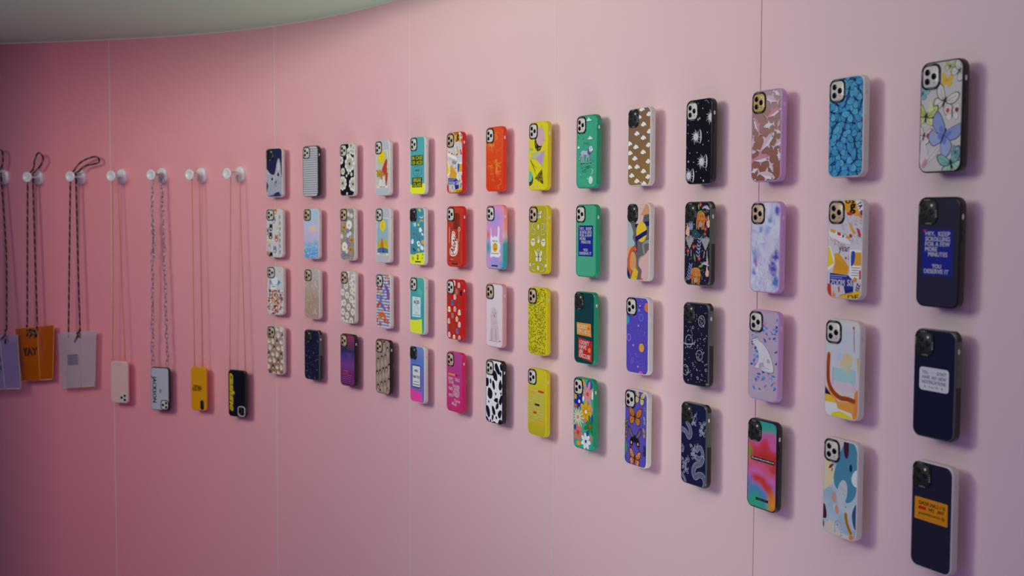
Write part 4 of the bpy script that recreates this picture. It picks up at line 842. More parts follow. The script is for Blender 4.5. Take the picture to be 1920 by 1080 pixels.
@design(12, 4, '3a9a90')
def _(a):
    n1, n2 = vnoise(51), vnoise(52)
    def g(x, y):
        u = x/PW; v = y/PH; w_ = (n1(x/22, y/22)-.5)*.16; w2 = (n2(x/16, y/16)-.5)*.16
        c = ramp([(0, '2f9a9c'), (.12, '3ba08a'), (.2, 'c0609c'), (.3, 'cc3c50'), (.45, 'b8342c'), (.52, 'cc5c78'), (.64, 'c868a8'), (.74, '9a70bc'), (.84, '4a88ac'), (.95, '3aa07c'), (1, '34a884')])(v+w_-.05*(u-.5))
        d = abs(math.hypot((u-.28)*1.1, (v-1.02)*2.0)-.72+w2*.6); inn = max(0, 1-d/.17) if u > .3 else max(0, 1-d/.17)*max(0, (u-.05)/.25)
        c = mixc(c, lin('c83c30'), inn*1.5) if v > .6 else c
        d2 = math.hypot((u-.92)/.3, (v-.92)/.2); c = mixc(lin('dc9628'), c, min(1, d2)) if v > .55 else c
        if u < .2 and .25 < v < .52: c = mixc(c, lin('4aa83c'), (1-u/.2)*(1-abs(v-.38)/.14))
        return c
    a.G(g); a.R(8, 66, 62, 6.4, '14141a', 0, .5); a.T('My mood when you look at me', 10, 67, 58, 4.2, 'e6e6e6', bold=.035); a.R(22, 138, 33, 4.6, '14141a', 0, .5); a.T('CASETIFY', 26, 139.2, 25, 2.2, '7c8c8c', bold=.035)
@design(13, 1, '2a4f86')
def _(a):
    q = R_(66); C3 = ['52a6c8', '4898c0', '58aecc', '449ac8']
    P_ = []
    for r in range(10):
        for c in range(5): P_.append((c*19+(r % 2)*9-2+q.uniform(-3, 3), r*16.5+q.uniform(-3, 3)+4))
    q.shuffle(P_)
    for x, y in P_: a.butterfly(x, y, q.uniform(13.5, 16), q.uniform(-70, 70), q.choice(C3), q.choice(['16264e', '1a2f62', '22508e']), '241c30', w2=q.choice(C3))
@design(13, 3, 'c9cdd4')
def _(a):
    n = vnoise(8); g = ramp([(0, 'd0d0d0'), (.2, 'c2ccd4'), (.42, 'c8ccd2'), (.6, 'd0c4cc'), (.75, 'd2c8c4'), (.9, 'd8d0c0'), (1, 'd4d8dc')]); a.G(lambda x, y: g(y/PH+(n(x/24, y/24)-.5)*.2))
    a.blob(46, 66, 15, 14, 'd6c292', 4, 8, .15); a.blob(42, 78, 9, 9, 'd4c49c', 4, 8, .15); a.R(18, 76, 50, 22, 'a2c8cc', 0, 3); a.R(24, 50, 14, 14, 'b8c8dc', 0, 2); a.R(18, 100, 54, 12, 'd2bfca', 0, 2); a.P([(40, 66), (58, 66), (54, 84), (44, 82)], 'c4c8a4')
    a.S(cat([(62, 8), (63, 30), (64, 48)], 3), [2.6]+[1.6]*5+[.8], 'b4486a'); a.E(61.5, 9, 1.9, 2.4, 'b83864'); a.S([(58, 94), (71, 110)], .8, 'a8a8ae'); a.P([(70, 56), (76, 56), (76, 90), (72, 80)], 'd8a83c'); a.S([(17, 76), (17, 104)], .6, '7a3048')
    a.P([(0, 108), (14, 116), (30, 130), (76, 128), (76, 160), (34, 160), (24, 136), (0, 134)], 'dc9c44'); a.P([(0, 118), (22, 128), (26, 136), (10, 138), (0, 134)], 'e0b83c'); a.P([(66, 112), (76, 104), (76, 160), (64, 160)], 'd88a48')
    a.P([(0, 134), (26, 134), (30, 142), (60, 146), (66, 160), (0, 160)], 'd9dcdc'); a.P(cat([(16, 152), (34, 146), (60, 152), (66, 158), (20, 158)], 3, True), 'e0d030')
    a.S(cat([(7, 56), (6, 80), (8, 102), (18, 116), (34, 124), (50, 124), (66, 126)], 6), 8.2, 'd66b34'); a.P([(0, 110), (14, 122), (0, 122)], '221c4c')
@design(13, 4, 'a6bcc8')
def _(a):
    n = vnoise(77); a.G(lambda x, y: mixc(lin('b9cad4'), lin('8fb0c2'), n(x/14, y/18)))
    a.P([(-2, -2), (44, -2), (44, 16), (28, 24), (-2, 24)], 'd0bfba'); a.P(cat([(-2, 30), (14, 34), (24, 50), (22, 70), (8, 82), (-2, 84)], 3, True), 'd8cca4')
    a.P(cat([(50, -2), (70, 4), (76, 40), (74, 70), (68, 88), (52, 98), (38, 84), (26, 76), (22, 60), (28, 40), (34, 22)], 4, True), '4c8aa2'); a.P(cat([(44, -2), (54, -2), (54, 22), (48, 26), (44, 16)], 3, True), '4a1c34')
    a.E(60, 40, 3, 6.4, '1c2a48'); a.P(cat([(76, 42), (68, 44), (62, 56), (66, 66), (76, 66)], 3, True), 'd8e0e4'); a.leaf(10, 50, 15, 5, -40, '7c2438'); a.leaf(16, 54, 8, 2.4, -60, '9c3c3c')
    a.E(42, 84, 11, 22, 'bcc8cf', 12); a.E(30, 110, 8, 6, 'bcc8cf'); q = R_(2)
    for k in range(70): t, r = q.uniform(0, 6.28), q.random()**.5; a.hold = k > 0; a.E(42+9*r*math.cos(t), 84+20*r*math.sin(t), .5, 1, '93a6ae', n=5)
    a.hold = False; a.E(24, 94, 5, 9, 'cf957e', -10); a.E(31, 113, 4.4, 8, 'cf957e', -8); a.S(cat([(51, 116), (54, 130), (64, 146)], 5), 6.5, 'd59a2a'); a.P(cat([(76, 96), (68, 104), (65, 118), (70, 134), (76, 134)], 4, True), '2c5480'); a.E(51, 105, 1, 1.4, '203048')
    a.P(cat([(-2, 112), (4, 112), (8, 126), (6, 134), (-2, 132)], 3, True), '4a1c34'); a.P(cat([(-2, 136), (2, 140), (2, 150), (-2, 150)], 3, True), '28284c'); a.P(cat([(8, 140), (24, 134), (40, 148), (60, 150), (70, 160), (6, 160)], 3, True), 'd2c6b8'); a.S(cat([(28, 152), (28, 136), (36, 132), (42, 140), (42, 156)], 4), 3, 'c0d2da'); a.E(33, 138, 1, 1.4, '202838'); a.blob(65, 152, 5, 5, 'd88a38', 3)
    for k in range(5): a.S(cat([(66, 140+k*3), (72, 138+k*3), (70, 142+k*3)], 3), .5, '5c7488')
@design(14, 1, 'c0beba')
def _(a):
    a.butterfly(52, 8, 9, 20, 'b4c070', '3c4a2c', w2='c8cc9c'); a.butterfly(47, 27, 10, 10, 'd8b434', 'c49a28', body='b89a40'); a.butterfly(69, 16, 14, 40, 'd0cec8', '4c4844', w2='cfccc6'); a.butterfly(3, 41, 10, 30, '8cbcc0', '50807c', w2='74a8b0')
    a.butterfly(44, 56, 20, 25, 'cfcdc8', '54504c', w2='d0cec9'); a.butterfly(10, 76, 19, 10, 'b8c86c', '2c3024', w2='ccd490', lower=.7); a.P([(12, 70), (18, 50), (24, 68)], 'c8d4a0'); a.butterfly(58, 74, 12, -4, 'd4d0cc', 'b8a8a0', w2='d6d2ce'); a.E(50, 70, 3, 3.4, 'b84a30'); a.E(66, 70, 3, 3.4, '6c3c38')
    a.butterfly(7, 103, 13, 15, 'd6d2cc', '4a4440', w2='d8d0c8'); a.E(15, 104, 3.4, 4, 'b44434')
    a.P(cat([(2, 114), (8, 112), (14, 124), (14, 138), (4, 146), (0, 140)], 3, True), 'd2c4ca'); a.P(cat([(8, 146), (14, 134), (28, 122), (36, 118), (34, 128), (20, 140)], 3, True), 'ccc8c8'); a.P([(2, 148), (10, 136), (16, 140), (8, 150)], 'c890a4'); a.S([(8, 146), (34, 120)], .6, '6a5c60')
    ca, sa = math.cos(.42), math.sin(.42)
    def tr(L): return [(44+x*ca-y*sa, 105+x*sa+y*ca) for x, y in L]
    for L, c in (([(0, 0), (-6, -14), (-22, -26), (-28, -22), (-26, -8), (-14, 0)], '8296c6'), ([(0, 0), (-12, 2), (-24, 2), (-24, 14), (-12, 20), (-2, 10)], '95a6ca'), ([(0, -1), (8, -14), (22, -26), (27, -20), (24, -6), (12, 2)], '8296c6'), ([(0, 1), (12, 3), (20, 10), (17, 26), (8, 26), (0, 12)], '95a6ca')):
        L = cat(L, 3, True); cx = sum(p[0] for p in L)/len(L); cy = sum(p[1] for p in L)/len(L); a.P(tr([(cx+(x-cx)*1.1, cy+(y-cy)*1.1) for x, y in L]), '343e6c'); a.P(tr(L), c); a.P(tr([(x*.42, y*.42) for x, y in L]), '6a7cc0')
    a.S(tr([(0, -10), (0, 12)]), 2, '1e2440')
    a.butterfly(58, 145, 20, -18, '7cb4ac', '2e4c50', w2='9cc4ae'); a.butterfly(66, 130, 8, 30, '6f9aa0', '3c5c60')
design(14, 2, '2a2a3b')(keep)
@design(14, 3, '171a33')
def _(a):
    a.R(9, 54, 55, 34, 'c9ccd4', 0, 5); K = '2c2f40'
    a.T('YOU', 14, 59, 11, 5, K, bold=.01); a.R(29, 61, 9, .5, '9a9cac'); a.T("DON'T", 42, 59, 17, 5, K, bold=.01); a.T('HAVE', 14, 66, 15, 5, K, bold=.01); a.T('ANY', 32, 66, 10, 5, K, bold=.01); a.T('NEW', 45, 66, 14, 5, K, bold=.01); a.T('NOTIFICATIONS', 14, 73, 45, 5, K, bold=.01)
    a.T('From, Me', 27, 81, 18, 3.6, K, shear=.3); a.star(20, 82.6, 2, K); a.star(52, 82.6, 2, K)
@design(14, 4, '232437')
def _(a):
    a.R(5, 53, 62, 33, 'd38a18', 0, 1.5); K = '3c2c12'
    a.T('IF I CAN READ', 12, 58, 50, 5.4, K, mirror=True, bold=.035); a.T('THIS,', 47, 65.6, 14, 5.4, K, mirror=True, bold=.035); a.T("I'M", 32, 65.6, 10, 5.4, K, mirror=True, bold=.035); a.R(12, 65.6, 15, 5, 'b82818'); a.T('@ forwardthinking', 12, 73.4, 50, 6, K, mirror=True, bold=.015); a.R(12, 82, 44, .5, 'a86418')

# ---------------------------------------------------------------- materials of the phone cases
def shell(name, col, tr=.3, rough=.25, transl=.25, coat=.3): return mat(name, col, rough, trans=tr, transl=transl, coat=coat)
MB = {
 'clear': shell('frosted_clear_rubber', (244, 242, 236), 0, .3, .3), 'black': mat('black_rubber', (20, 17, 20), .38, coat=.2), 'red': shell('red_rubber', (232, 26, 34), 0), 'orange': shell('orange_rubber', (250, 66, 12), 0),
 'yellow': shell('yellow_rubber', (240, 224, 24), 0), 'green': shell('green_rubber', (26, 168, 122), 0), 'lilac': shell('lilac_rubber', (226, 182, 232), .0), 'hot': shell('hot_pink_rubber', (238, 40, 122), 0),
 'blush': shell('blush_rubber', (240, 180, 182), .05), 'smoke': mat('smoky_clear_rubber', (84, 92, 84), .2, coat=.3), 'mix': None}
def gradient_rubber():
    m = mat('coral_to_teal_rubber', (255, 255, 255), .25, coat=.3); nt = m.node_tree; tc = nt.nodes.new('ShaderNodeTexCoord'); sp = nt.nodes.new('ShaderNodeSeparateXYZ'); mr = nt.nodes.new('ShaderNodeMapRange'); cr = nt.nodes.new('ShaderNodeValToRGB')
    mr.inputs['From Min'].default_value = -.08; mr.inputs['From Max'].default_value = .08
    e = cr.color_ramp.elements; e[0].position = .0; e[0].color = (*lin('1f9ca0'), 1); e[1].position = 1; e[1].color = (*lin('f29088'), 1)
    for p, c in ((.4, '2fa8a4'), (.52, 'e0c4bc'), (.62, 'f0a096')): n = e.new(p); n.color = (*lin(c), 1)
    nt.links.new(tc.outputs['Object'], sp.inputs[0]); nt.links.new(sp.outputs[1], mr.inputs[0]); nt.links.new(mr.outputs[0], cr.inputs[0]); nt.links.new(cr.outputs[0], nt.nodes['Principled BSDF'].inputs['Base Color']); return m
MB['mix'] = gradient_rubber()
M_print = mat('printed_back', rough=.3, coat=.15, attr=True, spec=.4)
M_ring = mat('black_camera_ring', (14, 13, 17), .5)
M_letter = mat('white_ring_lettering', (205, 205, 205), .5)
M_plate = {'S': mat('silver_camera_plate', (214, 210, 200), .35, coat=.3), 'O': mat('gold_camera_plate', (206, 176, 142), .35, coat=.3), 'M': mat('dark_camera_plate', (34, 36, 38), .55), 'G': mat('golden_camera_plate', (204, 172, 100), .35, coat=.3)}
M_lens = mat('black_lens_glass', (12, 12, 18), .12, coat=.6); M_lens2 = mat('dim_lens_rim', (20, 21, 24), .4)
M_flash = mat('pale_flash_window', (236, 228, 190), .3); M_hole = mat('pale_switch_window', (222, 210, 214), .35); M_dark = mat('dark_opening', (14, 12, 16), .6); M_pad = mat('white_mounting_pad', (225, 220, 222), .6)

W, H, RC, DD = .0785, .160, .0138, .0125; ZP = DD-.0006; SO = .0215
me_bump = rr_solid('bumper', W, H, RC, [(.0014, 0), (.0004, .0005), (0, .002), (0, DD-.0028), (.0004, DD-.0012), (.0012, DD-.0002), (.0018, DD), (.0020, DD), (.0022, DD-.0003), (.0022, DD-.0010)], 7)
RX, RY, RW, RH, RR_ = -.0192, .0585, .0352, .0372, .0110       # camera ring: centre and size on the back
def loops_ring(w_, h_, r_, prof): return [[(x+RX, y+RY, z) for x, y in rr(w_, h_, r_, 6, i)] for i, z in prof]
me_ring = loft('camera_ring', loops_ring(RW, RH, RR_, [(0, ZP), (0, ZP+.0012), (.0006, ZP+.0018), (.0030, ZP+.0018), (.0034, ZP+.0014), (.0034, ZP+.0004)]))
me_plate = rr_solid('camera_plate', RW-.0070, RH-.0070, RR_-.0036, [(0, ZP+.0003), (0, ZP+.0012), (.0003, ZP+.0014)], 6, RX, RY)
LENS = [(-.0058, .0066), (-.0058, -.0066), (.0063, 0)]
def lensmesh(i):
    cx, cy = RX+LENS[i][0], RY+LENS[i][1]
    m = loft('lens', [[(cx+r*math.cos(2*PI*k/20), cy+r*math.sin(2*PI*k/20), ZP+z) for k in range(20)] for r, z in ((.0047, .0014), (.0047, .0022), (.0042, .0026), (.0038, .0026), (.0034, .0022))]); return m
me_lens = [lensmesh(i) for i in range(3)]; me_lens_d = [lensmesh(i) for i in range(3)]
def disc(name, cx, cy, r, z0, z1, n=12): return loft(name, [[(cx+r*math.cos(2*PI*k/n), cy+r*math.sin(2*PI*k/n), z) for k in range(n)] for z in (z0, z1)])
me_flash = disc('flash', RX+.0068, RY+.0092, .0019, ZP+.0013, ZP+.0017); me_mic = disc('microphone', RX+.0068, RY-.0088, .0009, ZP+.0013, ZP+.0016)
def ringletters():
    V = []; F = []; z = ZP+.00183
    def put(ch, cx, cy, h, rot):
        T, x0, x1, y0, y1 = text_tris(ch, .015, 0); w_ = h*(.25 if ch == 'I' else .62); ca, sa = math.cos(rot), math.sin(rot)
        for t in T:
            q = []
            for a_, b_ in t:
                u = ((a_-x0)/(x1-x0)-.5)*w_; v = ((b_-y0)/(y1-y0)-.5)*h; q.append((cx+u*ca-v*sa, cy+u*sa+v*ca, z))
            i = len(V); V.extend(q); F.append((i, i+1, i+2))
    h = .0024; L, T_ = RX-RW/2+.0018, RY+RH/2-.0018; Rg, B_ = RX+RW/2-.0018, RY-RH/2+.0018
    for k, ch in enumerate('CASE'): put(ch, L, RY-.0020+k*.0031, h, PI/2)
    for k, ch in enumerate('TIFY'): put(ch, RX-.0065+k*.0032, T_, h, 0)
    for k, ch in enumerate('CASE'): put(ch, Rg, RY+.0020-k*.0031, h, -PI/2)
    for k, ch in enumerate('TIFY'): put(ch, RX+.0065-k*.0032, B_, h, PI)
    return mesh('ring_lettering', V, F)
me_let = ringletters()
def sidepill(name, y, ln, wd, z, pr, x=W/2, hollow=False):
    lo = [(px, py) for px, py in rr(wd, ln, wd/2-.00002, 5)]
    return loft(name, [[(x+d, y+py*k, z+px*k) for px, py in lo] for d, k in ((-.0012, 1), (pr*.7, 1), (pr, .85))])
me_switch = sidepill('switch_cutout', .0515, .0075, .0038, .0068, .00025)
me_btn = [sidepill('side_button', y, .0105, .0036, .0068, .0009) for y in (.0355, .0215)]
me_frame = sidepill('button_surround', .0285, .031, .0062, .0068, .0004)
me_port = loft('charging_port', [[(px*k, -H/2-d, .0066+py*k) for px, py in rr(.012, .0042, .0020, 5)] for d, k in ((-.0012, 1), (.0002, 1), (.0003, .9))])
me_pad = loft('mounting_pad', [[(.007*math.cos(2*PI*k/20), .007*math.sin(2*PI*k/20), z) for k in range(20)] for z in (-SO+.0003, .0004)])
def strip(y0, y1):                         # black grip running round the side of a smoky case
    P_ = [(x, y) for x, y in rr(W, H, RC, 7)]; P_ = P_+P_[:1]; out = []
    dense = []
    for a_, b_ in zip(P_, P_[1:]):
        for k in range(8): dense.append((a_[0]+(b_[0]-a_[0])*k/8, a_[1]+(b_[1]-a_[1])*k/8))
    sel = [p for p in dense if p[0] > W/2-.012 and y0 <= p[1] <= y1]; sel.sort(key=lambda p: -p[1] if p[0] > W/2-RC else 0)
    sel = sorted(sel, key=lambda p: math.atan2(p[1]-(y0+y1)/2, p[0]-(W/2-.03)))
    loops = []
    for i, p in enumerate(sel):
        q = sel[min(i+1, len(sel)-1)]; o = sel[max(i-1, 0)]; tx, ty = q[0]-o[0], q[1]-o[1]; d = math.hypot(tx, ty) or 1; nx, ny = ty/d, -tx/d
        loops.append([(p[0]-nx*.0008, p[1]-ny*.0008, .0012), (p[0]+nx*.0006, p[1]+ny*.0006, .0016), (p[0]+nx*.0006, p[1]+ny*.0006, .0098), (p[0]-nx*.0008, p[1]-ny*.0008, .0104)])
    return loft('grip_strip', loops, smooth=False)
me_strips = [strip(.058, .0795), strip(-.0795, .004)]
_share = {}
def sh(me, m):                             # the same mesh data with another material, made once
    k = (me.name, m.name)
    if k not in _share:
        n = me.copy() if me.materials else me
        n.materials.clear(); n.materials.append(m); _share[k] = n
    return _share[k]

T = {(1,1):(2.4872,.1515),(1,2):(2.4879,-.0451),(1,3):(2.4862,-.2338),(1,4):(2.4878,-.4301),(2,1):(2.3041,.1513),(2,2):(2.3013,-.0452),(2,3):(2.2996,-.2363),(2,4):(2.3015,-.4311),
(3,1):(2.1071,.1506),(3,2):(2.1073,-.0446),(3,3):(2.1055,-.2364),(3,4):(2.1089,-.4302),(4,1):(1.9136,.15),(4,2):(1.9112,-.0449),(4,3):(1.9101,-.2374),(4,4):(1.9131,-.4302),
(5,1):(1.7237,.1501),(5,2):(1.7261,-.0454),(5,3):(1.725,-.2385),(5,4):(1.7261,-.4315),(6,1):(1.5338,.1501),(6,2):(1.5325,-.0439),(6,3):(1.5327,-.2369),(6,4):(1.5333,-.4301),
(7,1):(1.3429,.1514),(7,2):(1.3394,-.0425),(7,3):(1.3414,-.2386),(7,4):(1.3408,-.4308),(8,1):(1.1498,.15),(8,2):(1.1484,-.0452),(8,3):(1.1496,-.2378),(8,4):(1.1492,-.4306),
(9,1):(.9548,.1504),(9,2):(.9547,-.0448),(9,3):(.9585,-.2376),(9,4):(.9588,-.4291),(10,1):(.7646,.1507),(10,2):(.7646,-.0435),(10,3):(.7649,-.2365),(10,4):(.7667,-.4298),
(11,1):(.5732,.1498),(11,2):(.5738,-.0432),(11,3):(.5744,-.236),(11,4):(.5772,-.4297),(12,1):(.3839,.1487),(12,2):(.3823,-.0455),(12,3):(.3828,-.2367),(12,4):(.3813,-.4308),
(13,1):(.1922,.15),(13,2):(.1892,-.0441),(13,3):(.1902,-.2374),(13,4):(.189,-.4308),(14,1):(.0004,.1508),(14,2):(-.0003,-.0441),(14,3):(.0004,-.2362),(14,4):(-.0006,-.4311)}
INFO = {
(1,1): ('clear', 'M', 'clear edged phone case printed with a pale grey cat on navy'), (1,2): ('clear', 'S', 'white edged phone case with grey, black and orange dog heads on pale grey'),
(1,3): ('clear', 'S', 'white edged phone case crowded with orange doodles below a blue shape'), (1,4): ('clear', 'O', 'white edged brown phone case with rows of small cream animals'),
(2,1): ('black', 'S', 'black edged phone case with thin horizontal grey lines'), (2,2): ('clear', 'O', 'white edged phone case painted with a sunset over blue sea'),
(2,3): ('clear', 'O', 'white edged beige phone case strewn with tiny pale stars and crescents'), (2,4): ('smoke', 'M', 'smoky dark navy phone case with few faint stars, bottom of second column from the left'),
(3,1): ('clear', 'S', 'white edged black phone case with large cream white flowers'), (3,2): ('clear', 'O', 'white edged phone case with small mixed wildflowers on taupe'),
(3,3): ('clear', 'O', 'white edged beige phone case with rows of white daisies'), (3,4): ('black', 'O', 'black edged purple phone case with red and violet horizontal stripes'),
(4,1): ('clear', 'S', 'white edged phone case with a sun tarot card picture'), (4,2): ('clear', 'S', 'white edged phone case with a moon tarot card on light blue'),
(4,3): ('clear', 'S', 'white edged phone case with purple and orange big cats on navy scallops'), (4,4): ('black', 'O', 'black edged beige phone case with repeated dark haired figures'),
(5,1): ('clear', 'S', 'teal and neon yellow phone case reading IN CASE OF ACID BREAK GLASS'), (5,2): ('clear', 'M', 'teal phone case with many small coloured icons and neon yellow foot'),
(5,3): ('clear', 'S', 'teal phone case with a white ACID label and neon yellow foot'), (5,4): ('clear', 'M', 'blue violet phone case with a framed white label and hot pink foot'),
(6,1): ('red', 'O', 'red edged phone case with a yellow, white and blue paper collage'), (6,2): ('red', 'S', 'red phone case with a white badge in red script AloNe'),
(6,3): ('red', 'S', 'red phone case with small ghost and puppy faces'), (6,4): ('hot', 'O', 'hot pink phone case with white lettering beginning DON\'T TALK TO ME'),
(7,1): ('orange', 'S', 'bright orange phone case with lighter orange leopards'), (7,2): ('mix', 'S', 'pastel tie-dye phone case with a white THANK YOU smiley bag, coral to teal edge'),
(7,3): ('blush', 'O', 'pale pink phone case with a faint sketched sitting dog'), (7,4): ('black', 'S', 'black edged white phone case with black cow spots'),
(8,1): ('yellow', 'S', 'yellow phone case with pink circle and black speckled triangles'), (8,2): ('yellow', 'O', 'olive yellow phone case with white skulls, snakes and moths'),
(8,3): ('yellow', 'O', 'yellow phone case covered in black squiggles and rings'), (8,4): ('yellow', 'S', 'plain yellow phone case with a block of small cream text and coloured bars'),
(9,1): ('green', 'S', 'green phone case with a silver grey lion and small clouds'), (9,2): ('green', 'S', 'green phone case with blue label reading HEY, KEEP SCROLLING'),
(9,3): ('green', 'M', 'green edged dark teal phone case with SORRY I\'M LATE stickers'), (9,4): ('green', 'S', 'green phone case with large pink, blue, yellow and white flowers'),
(10,1): ('clear', 'M', 'clear edged brown mirror phone case with white clouds'), (10,2): ('clear', 'M', 'clear edged phone case with abstract pink, yellow and grey cut shapes'),
(10,3): ('clear', 'S', 'clear edged violet phone case with dots, rings and squiggles'), (10,4): ('clear', 'S', 'clear edged violet phone case with orange and black butterflies'),
(11,1): ('black', 'S', 'black phone case with white sun and crescent moon engravings'), (11,2): ('smoke', 'M', 'smoky dark phone case with leopards, hands and jungle leaves'),
(11,3): ('smoke', 'M', 'smoky navy phone case with white outline planets and stars'), (11,4): ('smoke', 'M', 'smoky navy phone case with grey winding dragons'),
(12,1): ('lilac', 'G', 'lilac edged brown phone case with pink and white sharks'), (12,2): ('lilac', 'O', 'lilac edged phone case with white and violet marble swirls'),
(12,3): ('lilac', 'S', 'lilac edged phone case with a sitting white bear among blue leaves'), (12,4): ('black', 'M', 'black edged phone case with red, pink and green blurred swirls'),
(13,1): ('clear', 'S', 'clear edged phone case packed with bright blue butterflies'), (13,2): ('clear', 'O', 'clear edged phone case with a yellow, white and blue paper collage'),
(13,3): ('clear', 'S', 'clear edged pale phone case with a curved orange brush stroke'), (13,4): ('clear', 'S', 'clear edged phone case with abstract teal, cream and mustard patches'),
(14,1): ('black', 'S', 'black edged white phone case with scattered butterflies, one large blue'), (14,2): ('black', 'M', 'black phone case with blue label reading HEY, KEEP SCROLLING'),
(14,3): ('smoke', 'M', 'smoky navy phone case with a white notifications label'), (14,4): ('clear', 'M', 'clear edged dark phone case with an orange label in mirrored writing')}
def add_camera(root, camk):
    r_ = obj('camera_ring', sh(me_ring, M_ring), None, root, WM[root.name]); obj('ring_lettering', sh(me_let, M_letter), None, r_, WM[root.name])
    p = obj('camera_plate', sh(me_plate, M_plate[camk]), None, root, WM[root.name])
    for i in range(3): obj('lens', sh((me_lens_d if camk == 'M' else me_lens)[i], M_lens2 if camk == 'M' else M_lens), None, p, WM[root.name])
    obj('flash', sh(me_flash, M_flash), None, p, WM[root.name])
    if camk != 'M': obj('microphone', sh(me_mic, M_dark), None, p, WM[root.name])
rj = R_(99)
for (c, r), (kind, camk, label) in sorted(INFO.items()):
    t, z = T[c, r]; M = frame(t, z, SO) @ Matrix.Rotation(rj.uniform(-.006, .006), 4, 'Z')
    root = empty('phone_case', M); tag(root, label, 'phone case', 'phone cases mounted in rows on the pink wall')
    obj('bumper', sh(me_bump, MB[kind]), None, root, M)
    obj('printed_back', D[c, r].build('printed_back', ZP), M_print, root, M)
    add_camera(root, camk)
    obj('switch_cutout', sh(me_switch, M_hole), None, root, M)
    s = obj('button_surround', sh(me_frame, MB[kind]), None, root, M)
    for b in me_btn: obj('side_button', sh(b, MB[kind]), None, s, M)
    obj('charging_port', sh(me_port, M_dark), None, root, M); obj('mounting_pad', sh(me_pad, M_pad), None, root, M)
    if kind == 'smoke':
        for b in me_strips: o = obj('grip_strip', sh(b, MB['black']), None, root, M); o['label'] = 'black rubber grip'

# ---------------------------------------------------------------- hooks
M_hook = mat('white_hook_plastic', (236, 234, 236), .35, coat=.3, noise=.01)
plateL = lambda: rr_solid('base_plate', .040, .053, .0185, [(0, 0), (0, .007), (.0015, .0100), (.005, .0118), (.009, .0123)], 8)
me_bp = plateL(); me_stem = lathe('stem', [(.0055, .0110), (.0042, .016), (.0035, .030), (.0035, .058), (.0055, .0625)], 16)
me_cap = lathe('end_disc', [(.006, .0610), (.0170, .0625), (.0185, .0655), (.0180, .0680), (.0155, .0690), (.0125, .0688), (.0115, .0680)], 32)
HK = [(3.6661, .1494), (3.5256, .1469), (3.3517, .148), (3.1839, .1489), (3.0156, .1512), (2.8479, .1502), (2.6763, .1513)]
HL = ['white wall hook at far left, cut by the frame edge', 'white wall hook carrying the black cord of the orange pouch', 'white wall hook carrying the black cord of the frosted clear pouch', 'white wall hook with the thin chain of the blush pink case',
      'white wall hook with the chunky silver chain', 'white wall hook with the thin chain of the mustard yellow case', 'white wall hook with the chain of the black case, nearest the rows of cases']
for (t, z), lb in zip(HK, HL):
    M = frame(t, z, 0); root = empty('wall_hook', M); tag(root, lb, 'hook', 'white hooks along the left of the wall')
    obj('base_plate', sh(me_bp, M_hook), None, root, M); obj('stem', sh(me_stem, M_hook), None, root, M); obj('end_disc', sh(me_cap, M_hook), None, root, M)

